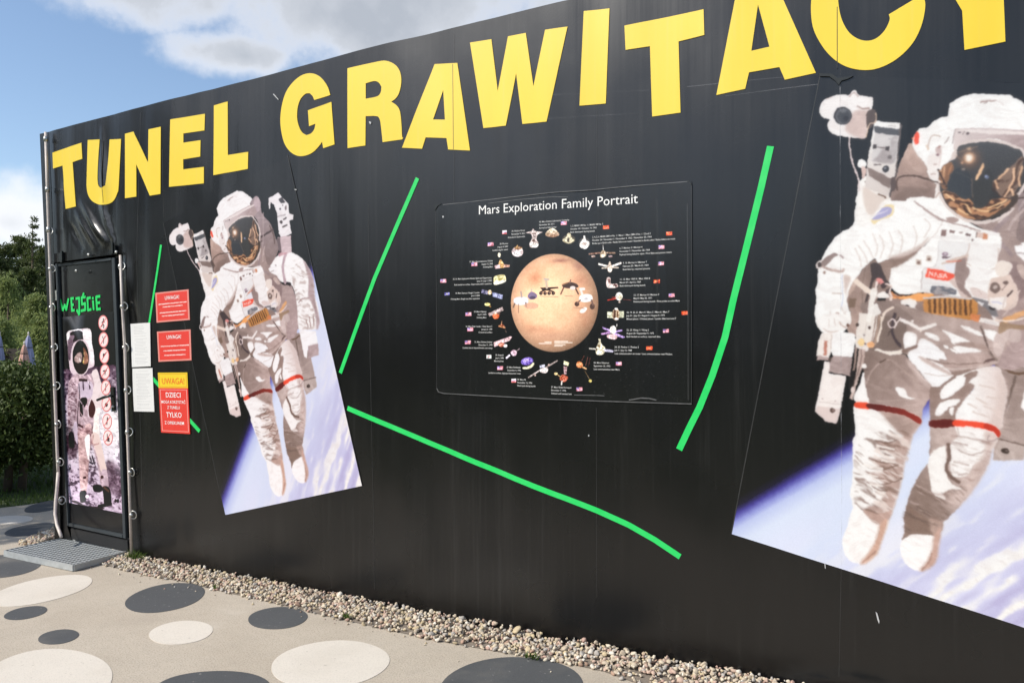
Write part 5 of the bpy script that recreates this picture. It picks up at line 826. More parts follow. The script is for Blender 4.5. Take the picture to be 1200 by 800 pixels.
def paint_prohibit(k):
    C = Canvas(120, 120, (250, 236, 234), rectT(120, 120)); C.k = 1.; rg = np.random.default_rng(k)
    C.ell((.5, .5), .5, .5, (228, 118, 118)); C.ell((.5, .5), .43, .43, (246, 226, 224))
    D_ = (60, 46, 50)
    if k == 0: C.ell((.54, .27), .06, .06, D_); C.line([(.52, .36), (.46, .55), (.58, .66), (.56, .8)], .09, D_); C.line([(.46, .55), (.36, .72)], .08, D_); C.line([(.5, .4), (.66, .46)], .05, D_); C.line([(.5, .4), (.36, .48)], .05, D_)
    elif k == 1: C.line([(.4, .3), (.52, .48), (.64, .3)], .06, D_); C.line([(.52, .48), (.5, .72)], .07, D_)
    elif k == 2: C.fill([(.38, .34), (.52, .4), (.46, .6), (.36, .56)], D_); C.line([(.5, .4), (.66, .3)], .05, D_)
    elif k == 3: C.line([(.32, .46), (.66, .42)], .08, D_); C.line([(.56, .44), (.5, .68)], .08, D_)
    elif k == 4: C.line([(.5, .3), (.48, .7)], .06, D_); C.ell((.5, .28), .05, .05, D_)
    elif k == 5: C.fill([(.36, .5), (.5, .42), (.66, .5), (.6, .66), (.4, .66)], D_)
    elif k == 6: C.line([(.52, .34), (.5, .52), (.48, .68)], .1, D_); C.ell((.54, .28), .06, .06, D_)
    else: C.line([(.42, .3), (.44, .62)], .08, D_); C.ell((.56, .58), .12, .11, D_); C.line([(.4, .7), (.66, .72)], .07, D_)
    C.line([(.24, .76), (.76, .24)], .07, (222, 96, 98)); return C
M['prohibit'] = [printed('prohibition_print', paint_prohibit(k).image('prohibition_print', 1, 2., k), .84, .35, bumpk=.2) for k in range(8)]
def paint_sign(lines, seed, rows):
    C = Canvas(300, 270, (238, 66, 54), rectT(300, 270)); C.k = 1.
    C.sh([(0, 0), (1, 0), (1, 1), (0, 1)], (240, 150, 138)); C.sh([(.045, .05), (.955, .05), (.955, .95), (.045, .95)], (238, 64, 52))
    rg = np.random.default_rng(seed)
    for (y, x0, x1) in rows:
        x = x0
        while x < x1:
            w_ = rg.uniform(.008, .02); C.line([(x, y+rg.uniform(-.006, .006)), (min(x1, x+w_), y+rg.uniform(-.006, .006))], .030, (252, 226, 220), alpha=rg.uniform(.6, 1), curve=False); x += w_+rg.choice([.006, .006, .022])
    return C
M['sign_a'] = printed('warning_print', paint_sign(None, 1, ((.40, .1, .92), (.50, .22, .80), (.69, .12, .90), (.80, .18, .84))).image('warning_print', 1, 2., 11), .74, .42, bumpk=.4)
M['sign_b'] = printed('warning_print', paint_sign(None, 2, ((.50, .1, .93), (.65, .18, .84), (.80, .2, .82))).image('warning_print', 1, 2., 12), .74, .42, bumpk=.4)
C = Canvas(280, 540, (238, 64, 52), rectT(280, 540)); C.sh([(0, 0), (1, 0), (1, .255), (0, .255)], (250, 214, 40)); C.sh([(.03, .02), (.97, .02), (.97, .24), (.03, .24)], (226, 150, 40)); C.sh([(.045, .028), (.955, .028), (.955, .232), (.045, .232)], (252, 218, 44)); C.sh([(.04, .28), (.96, .28), (.96, .97), (.04, .97)], (248, 170, 160)); C.sh([(.06, .288), (.94, .288), (.94, .962), (.06, .962)], (238, 64, 52))
M['sign_c'] = printed('warning_print', C.image('warning_print', 1, 2., 13), .74, .42, bumpk=.4)
def paint_paper(seed):
    C = Canvas(240, 500, (244, 243, 240), rectT(240, 500)); rg = np.random.default_rng(seed); y = .07
    while y < .95:
        x = .16 if rg.random() < .8 else .24; e = rg.uniform(.6, .88)
        while x < e:
            w_ = rg.uniform(.03, .1); C.line([(x, y), (min(e, x+w_), y)], .020, (196, 196, 196), alpha=.8, curve=False); x += w_+.025
        y += .034 if rg.random() < .85 else .06
    return C
M['paper_a'] = printed('rules_print', paint_paper(3).image('rules_print', 1, 2., 14), .71, .6, bumpk=.3); M['paper_b'] = printed('rules_print', paint_paper(4).image('rules_print', 1, 2., 15), .71, .6, bumpk=.3)
# ------------------------------------------------------------------ the building
def strip(name, pts, wd, off, m, parent=None, step=.04):
    P = [np.array(wl(*p)) for p in pts]; L = []; R = []
    for i, p in enumerate(P):
        d = P[min(i+1, len(P)-1)]-P[max(i-1, 0)]; d = d/np.linalg.norm(d); n_ = np.array([-d[1], d[0]])*wd/2; L.append(p+n_); R.append(p-n_)
    return sheet(name, [np.array(L+R[::-1])], off, m, parent, step)
ZERO = lambda s, h: np.zeros(np.shape(s))
bld = thing('tunnel_building', 'long black vinyl-clad attraction building with huge yellow letters across its front', 'building')
top = [(57, 154.5), (120, 137.3), (187, 120), (320, 86), (450, 52.5), (560, 24.5), (668, 0)]
loop = [tuple(p) for p in pw(top)]+[(.4, 3.535), (4.5, 3.53), (4.5, -.03)]+[tuple(p) for p in pw([(158.5, 662)])]+[tuple(p) for p in pw([(155, 560), (152, 480), (148, 390), (144.5, 297), (137, 298), (64, 307.5), (62.5, 290), (60, 220)])]
banner = sheet('front_banner', [np.array(loop)], 0., M['vinyl'], bld, .036, skirt=.06)
box('roof', (-6.40, .10, 3.34), (4.45, 2.9, 3.42), M['body'], bld)
box('end_wall', (-6.40, .16, 0), (-6.34, 2.86, 3.34), M['body'], bld)
box('end_wall', (4.38, .16, 0), (4.44, 2.86, 3.34), M['body'], bld)
box('back_wall', (-6.34, 2.80, 0), (4.38, 2.86, 3.34), M['body'], bld)
prism('corner_flap', [(46.5, 157), (57.2, 154.6), (63, 300), (69.5, 560), (71, 633), (64, 632), (62.5, 560), (57, 400), (52, 280)], -.012, -.10, M['vinyl'], bld)
prism('corner_post', [(53, 158), (66, 154), (84, 640), (69, 636)], -.105, -.24, M['post'], bld)
prism('door_frame', [(60, 292), (162, 282), (168, 660), (72, 640)], -.10, -.104, M['post'], bld)
prism('jamb', [(135.2, 299), (145, 296), (150, 390), (154, 480), (157, 560), (160.5, 655), (150, 646), (147.6, 632)], -.03, -.099, M['vinyl'], bld)
prism('jamb', [(61.5, 306), (64.6, 305), (78.6, 616), (84, 633), (74, 631), (72.5, 600)], -.03, -.099, M['vinyl'], bld)
prism('sill', [(82.5, 618.5), (149.5, 633), (150.6, 647), (83.5, 631.5)], -.012, -.09, M['post'], bld, .004)
sheet('valance', [pw([(63.6, 297.5), (100, 293), (137, 287.5), (137.8, 297.6), (100, 303), (64.2, 308)])], .014, M['vinyl'], bld, .03, skirt=.03)
for px in ((71.5, 302), (131, 292)): prism('hook', [(px[0]-.9, px[1]-8), (px[0]+.9, px[1]-8), (px[0]+1.2, px[1]+5), (px[0]-1.4, px[1]+6)], .034, .018, M['rubber'], bld, .002)
for px in ((104.5, 298.6), (137, 295.5), (90.2, 317.5)):
    p = P3(px[0], px[1], .024); tube('bolt', [p, p+np.array((0, -.012, 0))], .012, M['ring'], bld)
# seams welded into the vinyl
for pts in (((433, 240), (433.4, 420), (436.5, 560), (438, 690)), ((984.4, 80), (984.6, 250), (985, 420), (986, 640), (983, 792)), ((531.5, 40), (532, 180), (532, 240)), ((191, 175), (192, 255)), ((700, 4), (699, 225)), ((699, 478), (699, 700)), ((165, 132), (160, 300), (163, 420), (166, 600))):
    L = [wl(x-.22, y) for x, y in pts]+[wl(x+.22, y) for x, y in pts[::-1]]
    sheet('seam', [np.array(L)], .0011, M['seam'], banner, .05)
for pts in (((805, 101.7), (880, 94), (958, 86.7)), ((850, 112.7), (900, 106), (958, 98.7)), ((613, 113), (690, 109.5), (760, 106)), ((630, 140), (690, 136), (747, 133)), ((995, 91.5), (1090, 95), (1200, 101))):
    strip('crease', pts, .0035, .0013, M['crease'], banner)
for pts in (((1026, 717), (1028, 719), (1030.5, 728), (1030, 731), (1028, 726)), ((966, 660), (967, 660), (967.4, 666), (966.6, 666)), ((519, 253.5), (520.5, 253), (521, 255), (519.5, 255.5)), ((434.5, 143), (437, 144), (436.5, 146.5), (434.8, 145.5)), ((319.5, 110.5), (320.3, 110), (326.5, 116.5), (326, 117.3)), ((690, 509), (691, 509), (691, 511), (690, 511)), ((345.5, 221.5), (348, 222), (347.5, 223), (345.5, 222.8))):
    sheet('torn_spot', [pw(pts)], .006, M['grey_text'], banner, .02)

# the yellow letters
LA, LB, LC = (0, 120, 4), (300, 0, 3), (660, 0, 2.2222)
cutC = [(645, 20), (650, 70), (668, 110), (695, 145), (730, 170), (770, 181), (810, 180), (850, 165), (885, 140), (915, 105), (935, 60), (943, 12), (935, -14), (848, 38), (850, 52), (838, 78), (818, 98), (795, 106), (770, 102), (745, 85), (727, 55), (718, 20), (716, -20), (726, -60), (750, -88), (785, -98), (815, -90), (835, -66), (930, -100), (905, -150), (850, -182), (780, -188), (715, -165), (670, -115), (648, -50)]
LET = [('T', LA, [(247, 237), (383, 190), (387, 265), (343, 281), (357, 488), (310, 500), (295, 297), (250, 311)], None),
 ('U', LA, [(412, 177), (467, 174), (459, 330), (459, 370), (463, 390), (473, 400), (486, 402), (497, 393), (502, 372), (512, 174), (568, 172), (557, 390), (550, 425), (537, 453), (520, 470), (498, 479), (470, 480), (443, 470), (424, 453), (412, 428), (407, 395), (407, 360)], None),
 ('N', LA, [(587, 148), (627, 138), (697, 285), (699, 128), (758, 116), (755, 430), (705, 438), (640, 290), (640, 442), (587, 450)], None),
 ('E', LA, [(803, 82), (960, 54), (958, 132), (862, 147), (862, 190), (941, 178), (940, 255), (861, 268), (861, 315), (957, 303), (957, 380), (796, 397)], None),
 ('L', LA, [(1000, 14), (1066, -4), (1068, 247), (1162, 232), (1161, 312), (1001, 342)], None),
 ('G', LB, [(264, 336), (256, 310), (240, 285), (220, 267), (195, 259), (165, 264), (135, 285), (108, 320), (92, 365), (85, 415), (88, 460), (100, 505), (122, 535), (150, 549), (180, 546), (205, 533), (225, 512), (234, 499), (238, 522), (279, 509), (268, 360), (184, 389), (188, 445), (211, 436), (207, 455), (195, 470), (178, 476), (162, 465), (150, 440), (145, 410), (148, 375), (158, 348), (175, 331), (190, 329), (200, 338), (207, 353)], None),
 ('R', LB, [(326, 243), (430, 220), (462, 217), (488, 227), (505, 245), (513, 270), (513, 300), (506, 330), (495, 348), (480, 360), (499, 374), (510, 395), (515, 440), (517, 480), (521, 487), (517, 492), (450, 502), (444, 445), (439, 420), (428, 411), (391, 411), (390, 514), (327, 523)], [(391, 296), (420, 288), (436, 293), (446, 308), (443, 328), (430, 342), (391, 350)]),
 ('A', LB, [(626, 225), (706, 221), (751, 529), (676, 526), (670, 486), (598, 484), (586, 524), (517, 521)], [(657, 316), (664, 421), (623, 421)]),
 ('W', LB, [(750, 149), (825, 137), (848, 320), (885, 128), (949, 117), (976, 305), (1018, 107), (1097, 96), (1023, 429), (936, 436), (914, 258), (878, 442), (798, 450)], None),
 ('I', LC, [(54, 30), (121, 23), (111, 270), (43, 276)], None),
 ('T', LC, [(160, 68), (365, 24), (367, 91), (300, 108), (306, 294), (232, 304), (226, 121), (163, 131)], None),
 ('A', LC, [(399, 248), (474, 232), (484, 189), (563, 175), (577, 208), (658, 190), (566, -16), (449, -8)], [(507, 12), (537, 122), (490, 133)]),
 ('C', LC, cutC, None),
 ('Y', LC, [(930, -150), (1010, -168), (1075, -70), (1100, -190), (1195, -205), (1146, -40), (1152, 107), (1045, 130), (1039, 28)], None)]
def soften(P, k=5, lim=42.):
    P = np.asarray(P, float); n = len(P); ang = []
    for i in range(n):
        a = P[i]-P[i-1]; c = P[(i+1) % n]-P[i]; ang.append(abs(math.degrees(math.atan2(a[0]*c[1]-a[1]*c[0], a@c))))
    out = []
    for i in range(n):
        j = (i+1) % n; p1, p2 = P[i], P[j]; out.append(p1)
        if ang[i] > lim and ang[j] > lim: continue
        if np.hypot(*(p2-p1)) > 70: continue
        p0 = P[i-1] if ang[i] <= lim else p1-(P[(j+1) % n]-p1)*.0-(p2-p1)*.5; p3 = P[(j+1) % n] if ang[j] <= lim else p2+(p2-p1)*.5
        for t in np.linspace(0, 1, k, endpoint=False)[1:]: out.append(.5*((2*p1)+(-p0+p2)*t+(2*p0-5*p1+4*p2-p3)*t*t+(-p0+3*p1-3*p2+p3)*t**3))
    return out
for ch, (x0, y0, k), P_, hole in LET:
    if ch in 'UGRC': P_ = soften(P_); hole = soften(hole) if hole else None
    ls = [pw([(x0+x/k, y0+y/k) for x, y in q]) for q in ([P_, hole] if hole else [P_])]
    o = sheet('letter', ls, .0035, M['yellow'], banner, .032); o['label'] = 'yellow letter '+ch

for pts in (((530, 75), (531.3, 175)), ((981, 8), (981, 80)), ((121.5, 165), (122, 238))): strip('crease', pts, .0028, .0043, M['seam'], banner)
# lacing rods with their eyelet rings
def ring(p, r, parent, nrm, tr=.0045):
    n_ = Vector(nrm).normalized(); u = n_.cross(Vector((0, 0, 1))).normalized(); v = n_.cross(u)
    return tube('ring', [Vector(p)+u*math.cos(t)*r+v*math.sin(t)*r*1.15 for t in np.linspace(0, 2*math.pi, 14, endpoint=False)], tr, M['ring'], parent, 6, True)
for pts, rings, r_ in (([(53.5, 155), (55.5, 222), (57.5, 280), (59.5, 330), (61, 380), (63, 430), (65.5, 490), (67.5, 540), (68.4, 558)], [(58.5, 271), (61, 315), (62, 360), (64, 407), (66.5, 452), (68.5, 497), (71, 541), (72.8, 586)], .0118),
                       ([(141, 299), (143.4, 360), (146.4, 410), (148.5, 480), (151, 550), (154.2, 650)], [(142.8, 312), (145.4, 359), (147.6, 407), (149.6, 457), (151.4, 506), (154.6, 553), (156.2, 603)], .0105)):
    rod = tube('lacing_rod', [P3(x, y, .035) for x, y in pts], r_, M['steel'], bld)
    for i, (x, y) in enumerate(rings):
        ring(P3(x, y, .028), .027, rod, (.35+.3*math.sin(i*2.1), -.9, .15*math.cos(i*1.7)))
        a = P3(x-2.2, y, .036); tube('collar', [a+np.array((0, 0, -.012)), a+np.array((0, 0, .012))], r_+.004, M['ring'], rod, 8)
for y in (163, 222, 269):
    a = P3(53.5+(y-155)*.031, y, .035); tube('collar', [a+np.array((0, 0, -.02)), a+np.array((0, 0, .02))], .0185, M['ring'], bld, 8)
tube('rope_end', [P3(x, y, .035+.02*k) for k, (x, y) in enumerate([(68.2, 553), (67, 570), (65.2, 588), (64.6, 602), (66.5, 614), (69.5, 622), (72, 629)])], .0125, M['steel'], bld, 8)

# the door
door = prism('door', [(66.5, 311), (131.5, 304), (145, 627.5), (79, 613.5)], -.026, -.05, M['panel'], bld)
prism('stile', [(64.4, 309), (67.4, 308.7), (80, 616.2), (78.5, 616)], -.010, -.055, M['frame'], door, .003)
prism('stile', [(130.4, 302), (134.3, 301.5), (147.4, 631), (144, 630.3)], -.010, -.055, M['frame'], door, .003)
prism('rail', [(67.6, 308.6), (130.2, 301.9), (130.4, 305.2), (67.8, 312.2)], -.012, -.055, M['frame'], door, .003)
prism('rail', [(80, 612.6), (143.6, 625.8), (143.8, 630.2), (80.2, 616.3)], -.012, -.055, M['frame'], door, .003)
for P_ in ([(64.2, 340), (66.2, 340), (66.8, 352), (64.8, 352)], ): prism('hinge', P_, -.004, -.03, M['ring'], door, .002)
def uvq(iq): return lambda p: (lambda u, v: (u, 1-v))(*iq(np.array(p)))
pic = sheet('picture_film', [np.array(dq)], -.0235, M['moon'], door, .2, uvq(iq_door), .002, dfun=ZERO); pic['label'] = 'purple-toned print of an astronaut standing on the moon'
pz = 7.2727; bars = {}
def stroke_sheet(name, strokes, wd, off, m, parent, org, k, dfun=ZERO, base=-.0225):
    V = []; Fc = []
    for i, (a, b) in enumerate(strokes):
        A = wl(org[0]+a[0]/k, org[1]+a[1]/k, off); B = wl(org[0]+b[0]/k, org[1]+b[1]/k, off); d = (B-A)/np.linalg.norm(B-A); n_ = np.array([-d[1], d[0]])*wd/2; A = A-d*wd*.25; B = B+d*wd*.25
        y = -off-.0004*i; q = [A-n_, B-n_, B+n_, A+n_]; b0 = len(V)
        V += [(p[0], y, p[1]) for p in q]+[(p[0], y+.0012, p[1]) for p in q]; Fc += [(b0, b0+1, b0+2, b0+3)]+[(b0+(j+1) % 4, b0+j, b0+4+j, b0+4+(j+1) % 4) for j in range(4)]
    return new(name, V, Fc, m, parent)
WEJ = [('W', [((150, 520), (170, 608)), ((172, 608), (188, 560)), ((188, 562), (202, 602)), ((202, 604), (220, 512))]), ('E', [((243, 510), (250, 612)), ((240, 508), (262, 505)), ((246, 562), (262, 560)), ((250, 610), (270, 606))]), ('J', [((284, 508), (312, 502)), ((311, 504), (313, 640)), ((312, 644), (292, 606))]),
       ('Ś', [((330, 500), (362, 493)), ((332, 502), (336, 556)), ((334, 557), (364, 548)), ((362, 550), (364, 604)), ((330, 612), (364, 603)), ((350, 464), (346, 482))]), ('C', [((378, 506), (406, 500)), ((382, 506), (386, 604)), ((386, 606), (412, 600))]), ('i', [((429, 528), (434, 600)), ((427, 500), (428, 508))]), ('E', [((456, 492), (463, 600)), ((456, 493), (487, 488)), ((460, 546), (486, 541)), ((462, 599), (492, 595))])]
for ch, st in WEJ:
    o = stroke_sheet('entry_letter', st, .022, -.022, M['green'], door, (50, 280), pz); o['label'] = 'green tape letter '+ch
for k, (x, y) in enumerate(((120.8, 378.3), (121.3, 398), (122.2, 417), (123, 435.4), (124, 454), (124.6, 473.2), (125.5, 493.5), (126.5, 512.5))):
    L = pw([(x+5.6*math.cos(t), y+9.1*math.sin(t)) for t in np.linspace(0, 2*math.pi, 32, endpoint=False)], -.022); lo, hi = L.min(0), L.max(0)
    sheet('prohibition_sticker', [L], -.0222, M['prohibit'][k], door, .2, (lambda lo, hi: lambda p: ((p[0]-lo[0])/(hi[0]-lo[0]), (p[1]-lo[1])/(hi[1]-lo[1])))(lo, hi), .001, dfun=ZERO)
hp = prism('handle', [(128.6, 454), (133.2, 453.3), (134.4, 481), (130.6, 481.8)], -.008, -.0225, M['rubber'], door, .003)
a, b, c = P3(131, 464, .0), P3(131.2, 464.2, .05), P3(114, 468.6, .055)
tube('lever', [a, b, P3(129, 463.4, .058), P3(122, 465.3, .058), c], [.010, .010, .011, .012, .010], M['rubber'], hp, 10)
tube('keyhole', [P3(132.6, 476, -.010), P3(132.6, 476, -.002)], .011, M['ring'], hp, 10)

# ------------------------------------------------------------------ lettering from the built-in font
TXT = {}
def text_geo(s):
    if s in TXT: return TXT[s]
    cu = bpy.data.curves.new('t', 'FONT'); cu.body = s; cu.resolution_u = 2; cu.offset = TOFF[0]; ob = bpy.data.objects.new('t', cu); COL.objects.link(ob)
    dg = bpy.context.evaluated_depsgraph_get(); me = ob.evaluated_get(dg).to_mesh(); v = np.array([tuple(q.co)[:2] for q in me.vertices]).reshape(-1, 2); f = [tuple(p.vertices) for p in me.polygons]
    ob.evaluated_get(dg).to_mesh_clear(); bpy.data.objects.remove(ob); bpy.data.curves.remove(cu); TXT[s] = (v, f); return TXT[s]
TOFF = [.0]
def text_mesh(name, items, off, m, parent):
    """items: (string, function from text x,y in ems to wall metres)"""
    V = []; Fc = []
    for s, fn in items:
        v, f = text_geo(s)
        if not len(v): continue
        b0 = len(V); p = fn(v); d = disp(p[:, 0], p[:, 1])+off
        V += [(a, -c, b) for (a, b), c in zip(p, d)]
        for t in f:
            A, B, C_ = p[t[0]], p[t[1]], p[t[2]]; ar = (B[0]-A[0])*(C_[1]-A[1])-(B[1]-A[1])*(C_[0]-A[0])
            Fc.append(tuple(b0+i for i in (t if ar > 0 else t[::-1])))
    return new(name, V, Fc, m, parent)
def on_quad(quad, u, v, size, align='c', wscale=1., W=1., H=1.):
    TL, TR, BR, BL = quad
    def fn(P):
        w_ = P[:, 0].max(); x = P[:, 0]-(w_/2 if align == 'c' else 0)
        uu = u+x*size*wscale/W; vv = v-P[:, 1]*size/H
        uu = uu[:, None]; vv = vv[:, None]
        return TL*(1-uu)*(1-vv)+TR*uu*(1-vv)+BR*uu*vv+BL*(1-uu)*vv
    return fn
def fit(quad, s, u, v, capfrac, wfrac):
    """centre a line on a sign so that it takes the given share of its height and width"""
    vv, _ = text_geo(s); w_ = vv[:, 0].max()-vv[:, 0].min(); h_ = .73
    TL, TR, BR, BL = quad
    def fn(P):
        uu = (u+(P[:, 0]-w_/2)/w_*wfrac)[:, None]; q = (v-P[:, 1]/h_*capfrac)[:, None]
        return TL*(1-uu)*(1-q)+TR*uu*(1-q)+BR*uu*q+BL*(1-uu)*q
    return fn

# ------------------------------------------------------------------ things fixed to the front
def poster(name, quad, iq, m, off, label, cat, step=.06):
    return tag(sheet(name, [np.array(quad)], off, m, None, step, uvq(iq)), label, cat)
ps = poster('astronaut_poster', small_quad, iq_small, M['astro_far'], .0036, 'smaller-looking tilted spacewalk poster beside the red warning signs, the whole astronaut in view', 'poster')
pb = poster('astronaut_poster', big_quad, iq_big, M['astro_near'], .0036, 'large spacewalk poster under the letters C and Y, the astronaut cut by the right edge', 'poster')
ps['group'] = pb['group'] = 'astronaut posters on the black front'
sheet('curled_corner', [pw([(959.5, 86.5), (975, 87), (982, 92), (990, 90.5), (1000, 89.5), (993, 93), (986, 95), (983, 100), (979, 95), (972, 90), (961, 90)])], .012, M['rubber'], pb, .03, skirt=.008)
for q, par in ((big_quad, pb), (small_quad, ps)):
    for a, b in ((q[0], q[3]), (q[1], q[2])):
        d = np.array([.0025, 0]); sheet('edge_film', [np.array([a-d, a+d, b+d, b-d])], .0043, M['seam'], par, .06)
pm = poster('mars_poster', mq, iq_mars, M['mars'], .0058, 'black poster of Mars ringed by small spacecraft, with a white title line', 'poster')
TOFF[0] = .0
full = text_geo('Mars Exploration Family Portrait')[0][:, 0].max(); tA, tB = wl(560.5, 251.5), wl(748, 238.3)
for wd_, pre in (('Mars', ''), ('Exploration', 'Mars '), ('Family', 'Mars Exploration '), ('Portrait', 'Mars Exploration Family ')):
    x_ = text_geo(pre+wd_)[0][:, 0].max()-text_geo(wd_)[0][:, 0].max()
    text_mesh('title_word', [(wd_, (lambda x_: lambda P: tA+(tB-tA)*((P[:, :1]+x_)/full)+np.c_[np.zeros(len(P)), P[:, 1]*.075])(x_))], .0068, M['white_text'], pm)
TXT.clear(); TOFF[0] = .004
items = []
for z, x, y, al, tx in MTEXT:
    x0, y0, k = MZ[z]; p0 = wl(x0+x/k, y0+y/k)+np.array([0, -.006]); u, v = iq_mars(p0); TL, TR, BR, BL = mq; ex = (TR-TL)*(1-v)+(BR-BL)*v; ex = ex/np.linalg.norm(ex)
    for i, s in enumerate(tx.split('|')):
        def fn(P, p0=p0, ex=ex, i=i, al=al):
            xx = P[:, 0]-(P[:, 0].max() if al == 'r' else 0)
            return p0+xx[:, None]*ex*.0124*.95+np.c_[np.zeros(len(P)), P[:, 1]*.0132-i*.0172]
        items.append((s, fn))
text_mesh('captions', items, .0068, M['caption'], pm)['kind'] = 'stuff'
strip('edge_film', [(512, 455), (514, 459), (520, 460.8), (560, 463), (640, 467), (700, 469.5), (811, 473)], .005, .0068, M['adhesive'], pm)
strip('edge_film', [(520, 240.2), (560, 235.5), (610, 230), (655, 225.3), (690, 223), (740, 218.3), (806, 213.2)], .0045, .0068, M['adhesive'], pm)
strip('edge_film', [(572, 238.5), (610, 234), (650, 231), (666, 231.2)], .003, .0070, M['adhesive'], pm)
strip('edge_film', [(811, 216), (811.3, 340), (811, 472)], .003, .0068, M['seam'], pm); strip('edge_film', [(511.3, 244), (511.8, 340), (512, 455)], .003, .0068, M['seam'], pm)
strip('edge_film', [(738, 468.5), (752, 466), (762, 466.5), (770, 468.5)], .006, .0074, M['adhesive'], pm); strip('edge_film', [(674, 462.5), (700, 463), (709, 463.5)], .004, .0074, M['adhesive'], pm)
sheet('curled_corner', [pw([(510, 240.5), (518.5, 239), (514, 242), (511, 247)])], .010, M['rubber'], pm, .03)
sheet('curled_corner', [pw([(805, 212), (807, 212), (811.5, 216.5), (810.5, 217)])], .010, M['rubber'], pm, .03)
GRP = 'warning signs by the door'
strip('crease', [(984.3, 92), (984.6, 250), (985.4, 420), (986, 560), (986, 662)], .004, .0043, M['crease'], pb)
qa = [wl(*p) for p in ((183.3, 343.2), (222, 339), (223.7, 374.8), (184.9, 378.1))]; qb = [wl(*p) for p in ((185.2, 388.5), (224.6, 385.9), (225.8, 422), (187, 423.8))]; qc = [wl(*p) for p in ((186.2, 436.5), (220.6, 436.2), (223.9, 508.2), (189.8, 506.4))]
TXT.clear(); TOFF[0] = .006
for q, m, lab in ((qa, 'sign_a', 'topmost red warning sign, headed UWAGA!, with two pairs of small white lines'), (qb, 'sign_b', 'middle red warning sign, headed UWAGA!, with three small white lines')):
    o = poster('warning_sign', q, inv_quad(q), M[m], .0075, lab, 'sign', .05); o['group'] = GRP
    text_mesh('heading', [('UWAGA!', fit(q, 'UWAGA!', .5, .27, .13, .42))], .0083, M['white_text'], o)
o = poster('warning_sign', qc, inv_quad(qc), M['sign_c'], .0075, 'tall red warning sign with a yellow UWAGA! band on top, lowest of the three signs', 'sign', .05); o['group'] = GRP
text_mesh('heading', [('UWAGA!', fit(qc, 'UWAGA!', .5, .19, .105, .76))], .0083, M['red_text'], o)
for s, v, c_, w_ in (('DZIECI', .41, .085, .50), ('MOGĄ KORZYSTAĆ', .51, .05, .82), ('Z TUNELU', .60, .05, .42), ('TYLKO', .74, .088, .52), ('Z OPIEKUNEM', .855, .052, .66)): text_mesh('message_line', [(s, fit(qc, s, .48, v, c_, w_))], .0083, M['white_text'], o)
for P_, m, lab in (([(152.3, 379.4), (177.1, 378), (177.8, 429), (156.5, 430)], 'paper_a', 'upper white sheet of printed rules between the door and the red signs'), ([(157, 431.6), (179.8, 431), (182, 482.2), (159, 481.7)], 'paper_b', 'lower white sheet of printed rules beside the yellow-topped sign')):
    q = [wl(*p) for p in P_]; o = poster('rules_sheet', q, inv_quad(q), M[m], .0075, lab, 'notice', .05); o['group'] = 'printed rules by the door'
TG = 'green tape strips on the black front'
for pts, wd, lab in (([(189.3, 287), (185, 318), (180.5, 347), (175.5, 378.5)], .021, 'short green tape strip running down to the upper white sheet'), ([(177, 440.5), (190, 455), (205, 472), (220, 489), (234.5, 505)], .028, 'short green tape strip passing behind the yellow-topped warning sign'),
                     ([(490, 209), (470, 255), (440, 325), (415, 392), (398.5, 437)], .028, 'slanting green tape strip between the left astronaut poster and the Mars poster'), ([(407, 478), (475, 507), (550, 538.5), (625, 569), (662, 582.5), (700, 598), (737, 615), (767, 632), (797, 652)], .030, 'long green tape strip sloping down below the Mars poster'),
                     ([(903, 171.5), (892, 220), (875, 290), (860, 350), (850, 395), (835, 440), (820, 477), (807.5, 502), (796, 526.5)], .033, 'bent green tape strip between the Mars poster and the right astronaut poster')):
    tag(strip('tape_strip', pts, wd, .0032, M['green'], None, .04), lab, 'tape', TG)

